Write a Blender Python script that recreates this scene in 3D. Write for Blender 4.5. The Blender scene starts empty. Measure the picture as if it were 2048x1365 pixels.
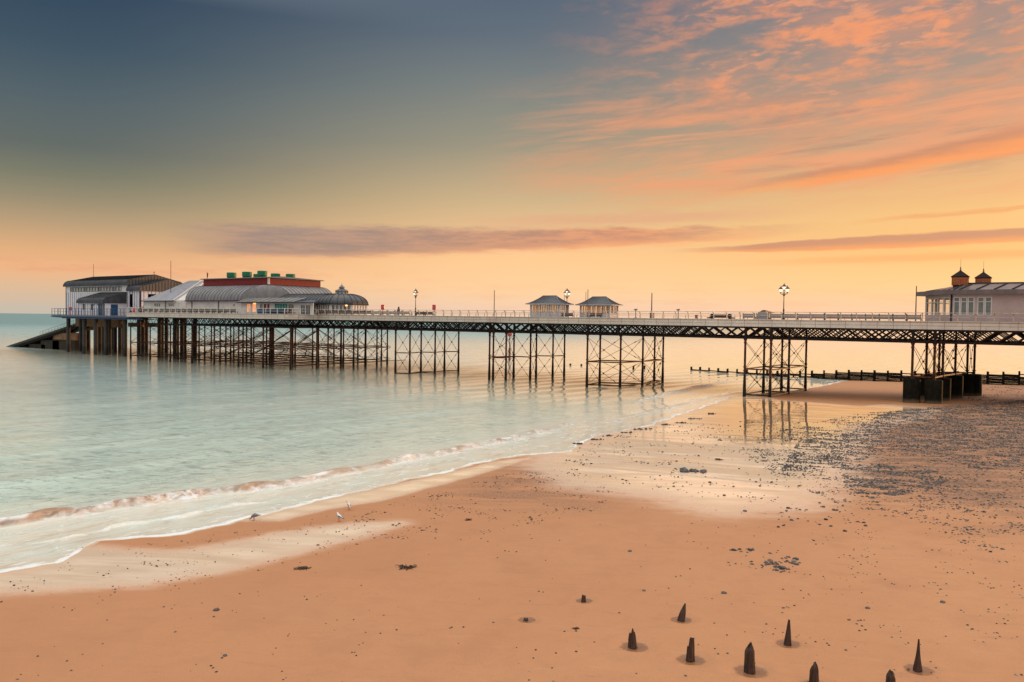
import bpy, math, random
import numpy as np
from mathutils import Vector, Matrix, noise as mnoise

random.seed(7)
rng = np.random.default_rng(11)
sc = bpy.context.scene
col = sc.collection
PI = math.pi
R = math.radians

# ------------------------------------------------------------------ camera geometry
# The world frame follows the pier: +x runs along the pier to the land, +y across it (away from the beach we stand on), z up, sea level at 0.
F = 1593.0
CAM = Vector((0, -122, 11.4))
_f0 = Vector((-.5643, .8255, 0)); _r0 = Vector((.8255, .5643, 0))
_ph = math.atan(42.4 / F); _rho = R(.78)
FWD = _f0 * math.cos(_ph) + Vector((0, 0, -math.sin(_ph)))
_c0 = _f0 * math.sin(_ph) + Vector((0, 0, math.cos(_ph)))
RIGHT = _r0 * math.cos(_rho) + _c0 * math.sin(_rho)
UP = _c0 * math.cos(_rho) - _r0 * math.sin(_rho)


def ray(px, py):
    return FWD + RIGHT * ((px - 1024) / F) + UP * ((682.5 - py) / F)


def at(px, py, y):
    """point on the upright plane at distance y across the pier -> (x, z)"""
    d = ray(px, py); t = (y - CAM.y) / d.y
    return CAM.x + t * d.x, CAM.z + t * d.z


def ax(px, y, py=630):
    return at(px, py, y)[0]


def gr(px, py, z=0.0):
    """point on the level z -> (x, y)"""
    d = ray(px, py); t = (z - CAM.z) / d.z
    return CAM.x + t * d.x, CAM.y + t * d.y


# ------------------------------------------------------------------ mesh builder
class MB:
    def __init__(s):
        s.v = []; s.f = []; s.smooth = False

    def add(s, vs, fs):
        o = len(s.v); s.v += [tuple(p) for p in vs]; s.f += [tuple(i + o for i in f) for f in fs]; return s

    def hexa(s, b, t):
        return s.add(list(b) + list(t), [(3, 2, 1, 0), (4, 5, 6, 7), (0, 1, 5, 4), (1, 2, 6, 5), (2, 3, 7, 6), (3, 0, 4, 7)])

    def box(s, x0, x1, y0, y1, z0, z1):
        return s.hexa([(x0, y0, z0), (x1, y0, z0), (x1, y1, z0), (x0, y1, z0)], [(x0, y0, z1), (x1, y0, z1), (x1, y1, z1), (x0, y1, z1)])

    def bar(s, p, q, w, h=None, up=(0, 0, 1)):
        p = Vector(p); q = Vector(q); h = h or w
        d = (q - p).normalized(); u = Vector(up)
        if abs(d.dot(u)) > .98: u = Vector((0, 1, 0)) if abs(d.y) < .9 else Vector((1, 0, 0))
        a = d.cross(u).normalized() * w / 2; b = a.cross(d).normalized() * h / 2
        return s.hexa([p - a - b, p + a - b, p + a + b, p - a + b], [q - a - b, q + a - b, q + a + b, q - a + b])

    def tube(s, p, q, r, n=8, r2=None, caps=True):
        p = Vector(p); q = Vector(q); r2 = r if r2 is None else r2
        d = (q - p).normalized(); u = Vector((0, 0, 1)) if abs(d.z) < .95 else Vector((1, 0, 0))
        a = d.cross(u).normalized(); b = a.cross(d)
        vs = []
        for c, rr in ((p, r), (q, r2)):
            for k in range(n):
                t = 2 * PI * k / n; vs.append(c + (a * math.cos(t) + b * math.sin(t)) * rr)
        fs = [(k, (k + 1) % n, n + (k + 1) % n, n + k) for k in range(n)]
        if caps: fs += [tuple(range(n))[::-1], tuple(range(n, 2 * n))]
        return s.add(vs, fs)

    def path(s, pts, r, n=6):
        for a, b in zip(pts, pts[1:]): s.tube(a, b, r, n)
        return s

    def lathe(s, cx, cy, prof, n=12, caps=True):
        vs = []; m = len(prof)
        for (r, z) in prof:
            for k in range(n):
                t = 2 * PI * (k + .5) / n; vs.append((cx + r * math.cos(t), cy + r * math.sin(t), z))
        fs = []
        for j in range(m - 1):
            for k in range(n):
                fs.append((j * n + k, j * n + (k + 1) % n, (j + 1) * n + (k + 1) % n, (j + 1) * n + k))
        if caps: fs += [tuple(range(n))[::-1], tuple(range((m - 1) * n, m * n))]
        return s.add(vs, fs)

    def prism(s, poly, z0, z1):
        n = len(poly)
        vs = [(x, y, z0) for x, y in poly] + [(x, y, z1) for x, y in poly]
        fs = [(k, (k + 1) % n, n + (k + 1) % n, n + k) for k in range(n)] + [tuple(range(n))[::-1], tuple(range(n, 2 * n))]
        return s.add(vs, fs)

    def extr(s, poly, off):
        n = len(poly); off = Vector(off)
        vs = [Vector(p) for p in poly] + [Vector(p) + off for p in poly]
        fs = [(k, (k + 1) % n, n + (k + 1) % n, n + k) for k in range(n)] + [tuple(range(n))[::-1], tuple(range(n, 2 * n))]
        return s.add(vs, fs)

    def loft(s, rings, caps=True, closed=True):
        n = len(rings[0]); vs = [p for r in rings for p in r]; fs = []
        for j in range(len(rings) - 1):
            for k in range(n if closed else n - 1):
                fs.append((j * n + k, j * n + (k + 1) % n, (j + 1) * n + (k + 1) % n, (j + 1) * n + k))
        if caps: fs += [tuple(range(n))[::-1], tuple(range((len(rings) - 1) * n, len(rings) * n))]
        return s.add(vs, fs)

    def poly(s, pts):
        return s.add(pts, [tuple(range(len(pts)))])

    def shell(s, pts_grid, t):
        """a thin curved sheet (grid of rows of points) given thickness t downward"""
        n = len(pts_grid[0]); m = len(pts_grid)
        top = [Vector(p) for r in pts_grid for p in r]; bot = [p - Vector((0, 0, t)) for p in top]
        fs = []; N = n * m
        for j in range(m - 1):
            for k in range(n - 1):
                a, b, c, d = j * n + k, j * n + k + 1, (j + 1) * n + k + 1, (j + 1) * n + k
                fs += [(a, b, c, d), (N + d, N + c, N + b, N + a)]
        edge = [k for k in range(n)] + [j * n + n - 1 for j in range(1, m)] + [(m - 1) * n + k for k in range(n - 2, -1, -1)] + [j * n for j in range(m - 2, 0, -1)]
        for a, b in zip(edge, edge[1:] + edge[:1]): fs.append((b, a, N + a, N + b))
        return s.add(top + bot, fs)

    def build(s, name, mat, parent=None, smooth=None):
        me = bpy.data.meshes.new(name)
        o = base_of(parent)
        me.from_pydata([(x - o[0], y - o[1], z - o[2]) for x, y, z in s.v], [], s.f)
        me.materials.append(mat)
        if smooth or s.smooth:
            me.polygons.foreach_set('use_smooth', [True] * len(me.polygons))
            try: me.set_sharp_from_angle(angle=R(38))
            except Exception: pass
        me.update()
        ob = bpy.data.objects.new(name, me); col.objects.link(ob)
        if parent is not None: ob.parent = parent
        return ob


def base_of(o):
    p = Vector((0, 0, 0))
    while o is not None:
        p = p + o.location; o = o.parent
    return p


def tag(o, label=None, cat=None, group=None, kind=None):
    if label: o['label'] = label
    if cat: o['category'] = cat
    if group: o['group'] = group
    if kind: o['kind'] = kind
    return o


def thing(name, loc, label, cat, group=None):
    o = bpy.data.objects.new(name, None); o.empty_display_size = .2
    o.location = loc; col.objects.link(o)
    return tag(o, label, cat, group)


KIDS = {}


def copy_tree(o, parent=None, kids=None):
    c = o.copy(); col.objects.link(c)
    if parent is not None: c.parent = parent
    for ch in list(o.children): copy_tree(ch, c)
    return c


def place(proto, first, loc, rz=0, label=None, group=None, scale=None):
    """the first use moves the prototype itself, later ones copy it with its parts"""
    o = proto if first else copy_tree(proto)
    o.location = loc; o.rotation_euler = (0, 0, rz)
    if label: o['label'] = label
    if group: o['group'] = group
    if scale: o.scale = (scale,) * 3
    return o


# ------------------------------------------------------------------ materials
def srgb(r, g, b):
    f = lambda c: (c / 255 / 12.92) if c / 255 <= .04045 else ((c / 255 + .055) / 1.055) ** 2.4
    return (f(r), f(g), f(b), 1)


class NT:
    """small helper for node trees"""
    def __init__(s, tree):
        s.t = tree; s.n = tree.nodes; s.l = tree.links

    def new(s, typ, **kw):
        n = s.n.new(typ)
        for k, v in kw.items(): setattr(n, k, v)
        return n

    def put(s, sock, v):
        if isinstance(v, bpy.types.NodeSocket): s.l.new(v, sock)
        elif v is not None:
            try: sock.default_value = v
            except Exception: sock.default_value = tuple(v)[:3]

    def m(s, op, a, b=None, c=None, clamp=False):
        n = s.new('ShaderNodeMath', operation=op, use_clamp=clamp)
        s.put(n.inputs[0], a); s.put(n.inputs[1], b); s.put(n.inputs[2], c)
        return n.outputs[0]

    def vm(s, op, a, b=None):
        n = s.new('ShaderNodeVectorMath', operation=op)
        s.put(n.inputs[0], a); s.put(n.inputs[1], b)
        return n.outputs['Value'] if op in ('DOT_PRODUCT', 'LENGTH') else n.outputs[0]

    def comb(s, x, y, z=0.0):
        n = s.new('ShaderNodeCombineXYZ'); s.put(n.inputs[0], x); s.put(n.inputs[1], y); s.put(n.inputs[2], z); return n.outputs[0]

    def sep(s, v):
        n = s.new('ShaderNodeSeparateXYZ'); s.put(n.inputs[0], v); return n.outputs

    def noise(s, vec, scale, detail=3, rough=.55, dist=0.0, out=0):
        n = s.new('ShaderNodeTexNoise'); s.put(n.inputs['Vector'], vec)
        n.inputs['Scale'].default_value = scale; n.inputs['Detail'].default_value = detail; n.inputs['Roughness'].default_value = rough; n.inputs['Distortion'].default_value = dist
        return n.outputs[out]

    def ss(s, x, a, b):
        """smoothstep a->b (b may be below a)"""
        n = s.new('ShaderNodeMapRange', interpolation_type='SMOOTHSTEP'); s.put(n.inputs['Value'], x)
        if b < a: a, b, lo, hi = b, a, 1., 0.
        else: lo, hi = 0., 1.
        n.inputs['From Min'].default_value = a; n.inputs['From Max'].default_value = b; n.inputs['To Min'].default_value = lo; n.inputs['To Max'].default_value = hi
        return n.outputs[0]

    def lin(s, x, a, b, lo, hi):
        n = s.new('ShaderNodeMapRange'); s.put(n.inputs['Value'], x)
        for k, v in zip(('From Min', 'From Max', 'To Min', 'To Max'), (a, b, lo, hi)): n.inputs[k].default_value = v
        return n.outputs[0]

    def mix(s, fac, a, b, blend='MIX'):
        n = s.new('ShaderNodeMix', data_type='RGBA', blend_type=blend, clamp_factor=True)
        s.put(n.inputs['Factor'], fac); s.put(n.inputs['A'] if False else n.inputs[6], a); s.put(n.inputs[7], b)
        return n.outputs[2]

    def ramp(s, x, stops, interp='LINEAR'):
        n = s.new('ShaderNodeValToRGB'); s.put(n.inputs[0], x); r = n.color_ramp; r.interpolation = interp
        while len(r.elements) < len(stops): r.elements.new(.5)
        for e, (p, c) in zip(r.elements, stops): e.position = p; e.color = c
        return n.outputs[0]

    def bump(s, h, strength=.3, dist=.05, normal=None):
        n = s.new('ShaderNodeBump'); n.inputs['Strength'].default_value = strength; n.inputs['Distance'].default_value = dist
        s.put(n.inputs['Height'], h)
        if normal: s.put(n.inputs['Normal'], normal)
        return n.outputs[0]

    def attr(s, name):
        n = s.new('ShaderNodeAttribute', attribute_name=name); return n.outputs['Fac']

    def pos(s):
        return s.new('ShaderNodeNewGeometry').outputs['Position']


MATS = {}


def mat(name, c, rough=.7, metal=0, var=.25, scale=3., c2=None, bump=.15, spec=.4, stretch=(1, 1, 1), bscale=None, emit=None, est=0):
    """weathered paint / wood / iron: two noise scales vary the colour and the gloss"""
    if name in MATS: return MATS[name]
    M = bpy.data.materials.new(name); M.use_nodes = True; t = NT(M.node_tree); b = M.node_tree.nodes['Principled BSDF']
    tc = t.new('ShaderNodeTexCoord').outputs['Object']
    p = t.vm('MULTIPLY', tc, stretch)
    n1 = t.noise(p, scale, 5, .6); n2 = t.noise(p, scale * 7, 3, .6)
    c = tuple(c)[:3] + (1,)
    c2 = (tuple(c2)[:3] + (1,)) if c2 else tuple(x * (1 - var * 1.4) for x in c[:3]) + (1,)
    f = t.ss(t.m('ADD', t.m('MULTIPLY', n1, .7), t.m('MULTIPLY', n2, .3)), .38, .66)
    t.put(b.inputs['Base Color'], t.mix(f, c, c2))
    t.put(b.inputs['Roughness'], t.lin(n2, .3, .7, max(.05, rough - .12), min(1, rough + .12)))
    b.inputs['Metallic'].default_value = metal
    b.inputs['Specular IOR Level'].default_value = spec
    if bump: t.put(b.inputs['Normal'], t.bump(n2 if bscale is None else t.noise(p, bscale, 3), bump, .03))
    if emit: b.inputs['Emission Color'].default_value = tuple(emit)[:3] + (1,); b.inputs['Emission Strength'].default_value = est
    MATS[name] = M
    return M


def glow(name, c, st):
    M = bpy.data.materials.new(name); M.use_nodes = True; t = NT(M.node_tree); b = M.node_tree.nodes['Principled BSDF']
    b.inputs['Base Color'].default_value = (.8, .7, .5, 1)
    n = t.noise(t.new('ShaderNodeTexCoord').outputs['Object'], 4, 2)
    t.put(b.inputs['Emission Color'], t.mix(n, tuple(c)[:3] + (1,), tuple(x * .6 for x in c[:3]) + (1,)))
    b.inputs['Emission Strength'].default_value = st
    return M


def glass(name, tint=(.9, .9, .9), clear=.8, rough=.05):
    M = bpy.data.materials.new(name); M.use_nodes = True; t = NT(M.node_tree); n = M.node_tree.nodes
    n.remove(n['Principled BSDF'])
    tr = t.new('ShaderNodeBsdfTransparent'); tr.inputs[0].default_value = tint + (1,)
    gl = t.new('ShaderNodeBsdfGlossy'); gl.inputs['Roughness'].default_value = rough; gl.inputs[0].default_value = (.8, .8, .8, 1)
    mx = t.new('ShaderNodeMixShader')
    nz = t.noise(t.new('ShaderNodeTexCoord').outputs['Object'], 1.5, 2)
    t.put(mx.inputs[0], t.lin(nz, .3, .7, 1 - clear - .05, 1 - clear + .05)); t.l.new(tr.outputs[0], mx.inputs[1]); t.l.new(gl.outputs[0], mx.inputs[2])
    t.l.new(mx.outputs[0], n['Material Output'].inputs[0])
    return M


M_IRON = mat('iron_dark', (.009, .006, .005), .65, var=.3, c2=(.022, .009, .006), spec=.15)
M_COL = None
M_CREAM = mat('cream_paint', (.6, .55, .46), .55, c2=(.5, .43, .35), scale=1.2, bump=.05)
M_RAIL = mat('cream_rail_rusty', (.55, .48, .4), .55, c2=(.34, .18, .1), scale=2.2, bump=.05)
M_WHITE = mat('white_paint', (.64, .6, .56), .6, c2=(.53, .49, .45), scale=.8, bump=.05)
M_WHITE2 = mat('white_cladding', (.66, .63, .66), .45, c2=(.58, .54, .56), scale=.5, bump=.03)
M_BLUE = mat('blue_paint', (.012, .07, .17), .45, c2=(.01, .045, .11), scale=1.5)
M_NAVY = mat('navy_trim', (.012, .012, .05), .4, c2=(.02, .02, .06))
M_LEAD = mat('grey_roof', (.085, .085, .095), .42, c2=(.13, .12, .12), scale=.5, metal=.3, bump=.04)
M_ZINC = mat('weathered_zinc', (.2, .19, .19), .5, c2=(.135, .125, .13), scale=.35, metal=.25, bump=.04, stretch=(1, 1, .3))
M_SLATE = mat('charcoal_sheet', (.036, .038, .046), .45, c2=(.075, .075, .08), scale=.5, metal=.3, bump=.03)
M_TAUPE = mat('bronze_sheet', (.12, .1, .085), .5, c2=(.09, .075, .065), scale=.5, metal=.2, bump=.03)
M_SEAM = mat('dark_seam', (.016, .015, .016), .65, spec=.2)
M_RED = mat('red_board', (.24, .009, .007), .6, c2=(.17, .008, .006), scale=1)
M_REDP = mat('red_plastic', (.55, .012, .02), .35, c2=(.42, .01, .015))
M_GREEN = mat('green_vent', (.005, .16, .075), .5, c2=(.005, .11, .055), scale=.8)
M_TEAL = mat('teal_panel', (.005, .2, .14), .5, c2=(.005, .15, .11))
M_GLASS = mat('dark_glass', (.05, .055, .055), .12, c2=(.09, .085, .07), spec=.8, bump=0)
M_GLASSG = mat('grey_glass', (.16, .17, .15), .15, c2=(.1, .11, .1), spec=.8, bump=0)
M_CLEAR = glass('clear_glass', (.97, .96, .94), .93)


def frosted(name):
    M = bpy.data.materials.new(name); M.use_nodes = True; t = NT(M.node_tree); n = M.node_tree.nodes
    n.remove(n['Principled BSDF'])
    tr = t.new('ShaderNodeBsdfTransparent'); tr.inputs[0].default_value = (1, .95, .86, 1)
    tl = t.new('ShaderNodeBsdfTranslucent'); mx = t.new('ShaderNodeMixShader')
    nz = t.noise(t.new('ShaderNodeTexCoord').outputs['Object'], 2.5, 3)
    t.put(tl.inputs[0], t.mix(nz, (.95, .8, .56, 1), (.95, .74, .46, 1))); t.put(mx.inputs[0], t.lin(nz, .3, .7, .2, .34))
    t.l.new(tr.outputs[0], mx.inputs[1]); t.l.new(tl.outputs[0], mx.inputs[2]); t.l.new(mx.outputs[0], n['Material Output'].inputs[0])
    return M


M_FROST = frosted('frosted_glass')
M_WOODG = mat('grey_timber', (.085, .07, .058), .75, c2=(.055, .045, .038), scale=2, stretch=(.3, 1, 4))
M_WOODL = mat('silver_timber', (.3, .26, .24), .7, c2=(.22, .18, .16), scale=2, stretch=(.3, 1, 4))
M_WOODD = mat('dark_bench_timber', (.045, .033, .03), .65, c2=(.07, .05, .04), scale=2, stretch=(.3, 1, 4))
M_TAN = mat('varnished_louver', (.6, .14, .022), .55, c2=(.42, .085, .016), scale=2, stretch=(1, 1, 6))
M_PINK = mat('pink_grey_render', (.44, .335, .3), .75, c2=(.39, .28, .255), scale=.4, bump=.08)
M_CONC = mat('wet_concrete', (.26, .13, .055), .75, c2=(.14, .075, .035), scale=.8, bump=.2)
M_LAMPP = mat('lamp_iron', (.03, .014, .012), .45, c2=(.05, .02, .016))
M_POLE = mat('weathered_pole', (.09, .05, .04), .6, c2=(.14, .08, .06))
M_GLOBE = glow('lamp_globe_lit', (1, .86, .64), 1.25)
M_LIT = glow('lit_window', (1, .2, .012), .75)
M_BULB = glow('bulkhead_lamp', (1, .42, .1), 2.2)
M_DECK = mat('deck_planks', (.2, .15, .12), .8, c2=(.14, .1, .08), scale=1, stretch=(.3, 2, 1))
# ------------------------------------------------------------------ world: dawn sky
SUN_AZ = R(60)      # clockwise from the direction we look in
SUN_EL = R(3.2)
sun_dir = (_f0 * math.cos(SUN_AZ) + _r0 * math.sin(SUN_AZ)) * math.cos(SUN_EL) + Vector((0, 0, math.sin(SUN_EL)))
W = bpy.data.worlds.new("World"); sc.world = W; W.use_nodes = True
t = NT(W.node_tree); n = W.node_tree.nodes
for x in list(n): n.remove(x)
d = t.new('ShaderNodeTexCoord').outputs['Generated']
fx = t.vm('DOT_PRODUCT', d, tuple(_f0)); rx = t.vm('DOT_PRODUCT', d, tuple(_r0)); dz = t.sep(d)[2]
az = t.m('ARCTAN2', rx, fx)
el = t.m('ARCSINE', dz)
EM = 1.6


def sky_ramp(stops, over):
    st = [(max(0, e) / EM, srgb(*c)) for e, c in stops]
    st += over
    return t.ramp(t.m('MULTIPLY', el, 1 / EM), st)


over = [(.62 / EM, (.9, .95, .97, 1)), (.85 / EM, (1.9, 1.88, 1.78, 1)), (1, (2.4, 2.3, 2.15, 1))]
L = sky_ramp([(.004, (200, 190, 174)), (.034, (226, 186, 150)), (.05, (240, 180, 134)), (.07, (224, 171, 125)), (.097, (186, 155, 120)), (.125, (150, 136, 110)), (.152, (119, 118, 100)), (.18, (95, 101, 97)), (.233, (78, 92, 100)), (.288, (54, 75, 93)), (.345, (41, 62, 86))], over)
Cc = sky_ramp([(.013, (245, 208, 180)), (.038, (255, 208, 160)), (.075, (255, 201, 146)), (.125, (224, 184, 136)), (.15, (205, 175, 132)), (.213, (155, 146, 124)), (.276, (124, 128, 123)), (.339, (95, 106, 118)), (.40, (77, 92, 112))], over)
Rr = sky_ramp([(.018, (250, 204, 168)), (.05, (252, 203, 142)), (.083, (250, 189, 120)), (.12, (244, 190, 122)), (.165, (230, 174, 118)), (.22, (196, 156, 122)), (.27, (168, 143, 126)), (.34, (142, 131, 128)), (.38, (132, 126, 130))], over)
Bk = t.ramp(t.m('MULTIPLY', el, 1 / EM), [(0, (.55, .5, .5, 1)), (.1, (.6, .56, .56, 1)), (.3, (.75, .75, .76, 1)), (.6, (1.9, 1.86, 1.78, 1)), (1, (2.4, 2.3, 2.15, 1))])
base = t.mix(t.ss(az, -.52, .02), L, Cc)
base = t.mix(t.ss(az, -.02, .5), base, Rr)
sunny = t.m('MULTIPLY', t.ss(az, .5, 1.0), t.ss(el, .5, .05))
base = t.mix(t.m('MULTIPLY', sunny, .6), base, (1.5, .85, .36, 1))
aabs = t.m('ABSOLUTE', az)

# clouds, fixed to directions in the sky
nv = t.comb(t.m('MULTIPLY', az, 6.0), t.m('MULTIPLY', el, 34.0), 0)
n1 = t.noise(nv, 1.0, 5, .6)
n1c = t.m('SUBTRACT', n1, .5)
nf = t.noise(t.comb(t.m('MULTIPLY', az, 16.0), t.m('MULTIPLY', el, 110.0), 3.0), 1.0, 4, .65)
nfc = t.m('SUBTRACT', nf, .5)


def band(c0, c1, thick, a0, a1, fade0, fade1, wob=.02, soft=.6, fine=.006):
    """band along V = c0 + c1*az; soft-edged; returns mask, signed height in the band"""
    vc = t.m('MULTIPLY_ADD', az, c1, c0)
    h = t.m('DIVIDE', t.m('ADD', t.m('SUBTRACT', el, vc), t.m('ADD', t.m('MULTIPLY', n1c, wob), t.m('MULTIPLY', nfc, fine))), thick)
    k = t.ss(t.m('ABSOLUTE', h), 1.0, 1.0 - soft)
    win = t.m('MULTIPLY', t.ss(az, a0 - fade0, a0 + fade0), t.ss(az, a1 + fade1, a1 - fade1))
    return t.m('MULTIPLY', k, win), h


sky = base
# high dappled clouds catching the light, upper right
pv = t.comb(t.m('MULTIPLY', az, 14.0), t.m('MULTIPLY_ADD', el, 50.0, t.m('MULTIPLY', az, -2.0)), 1.0)
pn = t.noise(pv, 1.0, 6, .6, .25)
pm = t.m('MULTIPLY', t.ss(pn, .46, .63), t.m('MULTIPLY', t.ss(az, .0, .42), t.m('MULTIPLY', t.ss(el, .2, .27), t.ss(el, .8, .45))))
pn2 = t.noise(t.comb(t.m('MULTIPLY', az, 30.0), t.m('MULTIPLY', el, 80.0), 4.0), 1.0, 4, .6)
pm = t.m('MULTIPLY', pm, t.ss(pn2, .25, .6))
bn1 = t.noise(t.comb(t.m('MULTIPLY', az, 4.5), t.m('MULTIPLY_ADD', el, 15.0, t.m('MULTIPLY', az, -1.5)), 11.0), 1.0, 5, .62, .3)
broad = t.m('MULTIPLY', t.ss(bn1, .36, .66), t.m('MULTIPLY', t.ss(az, .02, .46), t.m('MULTIPLY', t.ss(el, .15, .24), t.ss(el, .8, .42))))
sky = t.mix(t.m('MULTIPLY', broad, .6), sky, srgb(214, 144, 110))
tn = t.noise(t.comb(t.m('MULTIPLY', az, 26.0), t.m('MULTIPLY_ADD', el, 84.0, t.m('MULTIPLY', az, -5.0)), 23.0), 1.0, 5, .6, .3)
tuft = t.m('MULTIPLY', t.m('MULTIPLY', t.ss(tn, .49, .62), t.ss(bn1, .38, .56)), t.m('MULTIPLY', t.ss(az, .08, .34), t.m('MULTIPLY', t.ss(el, .2, .27), t.ss(el, .8, .45))))
sky = t.mix(t.m('MULTIPLY', tuft, .75), sky, srgb(242, 158, 110))
sky = t.mix(t.m('MULTIPLY', pm, t.lin(t.ss(bn1, .3, .6), 0, 1, .55, .95)), sky, srgb(244, 152, 100))
# thin wisps through the middle
wv = t.comb(t.m('MULTIPLY', az, 5.0), t.m('MULTIPLY_ADD', el, 52.0, t.m('MULTIPLY', az, -4.0)), 7.0)
wn = t.noise(wv, 1.0, 6, .62, .5)
bn2 = t.noise(t.comb(t.m('MULTIPLY', az, 4.0), t.m('MULTIPLY_ADD', el, 26.0, t.m('MULTIPLY', az, -3.5)), 17.0), 1.0, 6, .64, .4)
wb = t.m('MULTIPLY', t.ss(bn2, .42, .66), t.m('MULTIPLY', t.ss(az, -.08, .2), t.m('MULTIPLY', t.ss(el, .125, .18), t.ss(el, .32, .21))))
sky = t.mix(t.m('MULTIPLY', wb, .75), sky, srgb(240, 152, 104))
wm = t.m('MULTIPLY', t.ss(wn, .46, .68), t.m('MULTIPLY', t.ss(az, -.08, .18), t.m('MULTIPLY', t.ss(el, .13, .17), t.ss(el, .31, .22))))
sky = t.mix(t.m('MULTIPLY', wm, .75), sky, srgb(238, 158, 112))
gm = t.m('MULTIPLY', t.ss(t.noise(wv, 1.6, 5, .6, .3), .5, .68), t.m('MULTIPLY', t.ss(az, .12, .4), t.m('MULTIPLY', t.ss(el, .15, .19), t.ss(el, .3, .24))))
sky = t.mix(t.m('MULTIPLY', gm, .6), sky, srgb(172, 132, 112))
# the long orange streak at right
m4, h4 = band(.124, .125, t.lin(az, .25, .6, .008, .021), .3, 1.5, .1, .3, .016, .75, .012)
sky = t.mix(t.m('MULTIPLY', m4, .9), sky, t.mix(t.ss(h4, -.3, .7), srgb(252, 152, 84), srgb(190, 128, 98)))
# purple-grey bank over the pavilion
m1, h1 = band(.0995, .03, t.lin(az, -.26, .3, .0265, .0105), -.37, .27, .06, .14, .016, .55, .014)
sky = t.mix(t.m('MULTIPLY', m1, .96), sky, t.mix(t.ss(az, -.3, .25), t.mix(t.ss(h1, -.95, -.45), srgb(246, 166, 122), t.mix(t.ss(nf, .35, .65), srgb(156, 132, 124), srgb(182, 144, 126))), t.mix(t.ss(h1, -.8, -.1), srgb(255, 168, 112), t.mix(t.ss(nf, .35, .65), srgb(198, 134, 108), srgb(238, 156, 110)))))
m1b, h1b = band(.122, .03, .011, .0, .3, .12, .1, .02, .9, .012)
sky = t.mix(t.m('MULTIPLY', m1b, .6), sky, srgb(226, 160, 125))
# second bank lower right
m2, h2 = band(.0815, .028, t.lin(az, .2, .42, .003, .0085), .24, 1.3, .06, .3, .005, .35, .006)
sky = t.mix(t.m('MULTIPLY', m2, .9), sky, t.mix(t.ss(h2, -.8, .2), srgb(248, 156, 98), srgb(202, 136, 108)))
m3, h3 = band(.066, .02, .007, .34, 1.3, .12, .3, .006, .9, .004)
sky = t.mix(t.m('MULTIPLY', m3, .75), sky, srgb(250, 172, 108))
m5, h5 = band(.085, .075, .004, .43, 1.2, .05, .3, .02, .9, .004)
sky = t.mix(t.m('MULTIPLY', m5, .55), sky, srgb(238, 150, 88))
# low pink veils at left
m6, h6 = band(.055, .005, .012, -1.0, -.22, .1, .14, .02, .9, .008)
sky = t.mix(t.m('MULTIPLY', m6, t.m('MULTIPLY', t.ss(nf, .4, .65), .5)), sky, srgb(226, 158, 124))
m7, h7 = band(.03, .0, .03, -.7, 1.0, .3, .3, .02, .9, .006)
sky = t.mix(t.m('MULTIPLY', m7, t.m('MULTIPLY', t.ss(nf, .42, .7), .25)), sky, srgb(238, 176, 132))
sky = t.mix(t.ss(aabs, .95, 1.7), sky, Bk)
bg = t.new('ShaderNodeBackground'); t.put(bg.inputs[0], sky); bg.inputs[1].default_value = SKY_ST = 0.97
ns = t.new('ShaderNodeTexSky', sky_type='NISHITA', sun_disc=False)
ns.sun_elevation = SUN_EL; ns.sun_rotation = math.atan2(sun_dir.x, sun_dir.y)
bn = t.new('ShaderNodeBackground'); t.l.new(ns.outputs[0], bn.inputs[0]); bn.inputs[1].default_value = .02
ad = t.new('ShaderNodeAddShader'); t.l.new(bg.outputs[0], ad.inputs[0]); t.l.new(bn.outputs[0], ad.inputs[1])
t.l.new(ad.outputs[0], t.new('ShaderNodeOutputWorld').inputs[0])

sl = bpy.data.lights.new('sun', 'SUN'); sl.energy = 2.2; sl.angle = R(2.0); sl.color = (1, .5, .2)
so = bpy.data.objects.new('sun', sl); col.objects.link(so); so.rotation_euler = (-sun_dir).to_track_quat('-Z', 'Y').to_euler()

cd = bpy.data.cameras.new('camera'); cam = bpy.data.objects.new('camera', cd); col.objects.link(cam)
cd.sensor_width = 36; cd.lens = F / 2048 * 36; cd.clip_end = 60000; cd.clip_start = .5
rot = Matrix((RIGHT, UP, -FWD)).transposed().to_4x4()
cam.matrix_world = Matrix.Translation(CAM) @ rot
sc.camera = cam
sc.view_settings.view_transform = 'Standard'; sc.view_settings.look = 'None'; sc.view_settings.exposure = 0; sc.view_settings.gamma = 1
sc.cycles.use_denoising = True
sc.cycles.max_bounces = 6; sc.cycles.transparent_max_bounces = 12

# ------------------------------------------------------------------ shoreline, beach and sea
SHY = [-400, -125, -106, -103.8, -102, -100.8, -99.5, -98.2, -94.4, -89.6, -86, -83.5, -76.6, -68.6, -65.8, -62, -60, -56, -52, -46, -40.5, -30.8, -20, -10, -3.6, 4, 17, 30, 48.6, 50.5, 52, 56, 80, 200, 600, 3000]
SHX = [-36, -37.5, -38.2, -37.7, -38.7, -39.6, -38.6, -37.8, -37.3, -37.7, -37.5, -37.8, -37.4, -37.7, -36.6, -34.9, -35.4, -36.8, -37.4, -37.0, -36.7, -38, -39, -40, -41, -40, -36.8, -35.5, -35.2, -34.5, -11, 20, 35, 60, 150, 900]


def shx(y):
    y = np.asarray(y, float)
    return np.interp(y, SHY, SHX) + .16 * np.sin(y * .9 + 1) + .09 * np.sin(y * 2.3) + .05 * np.sin(y * 5.1 + 2)


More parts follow.
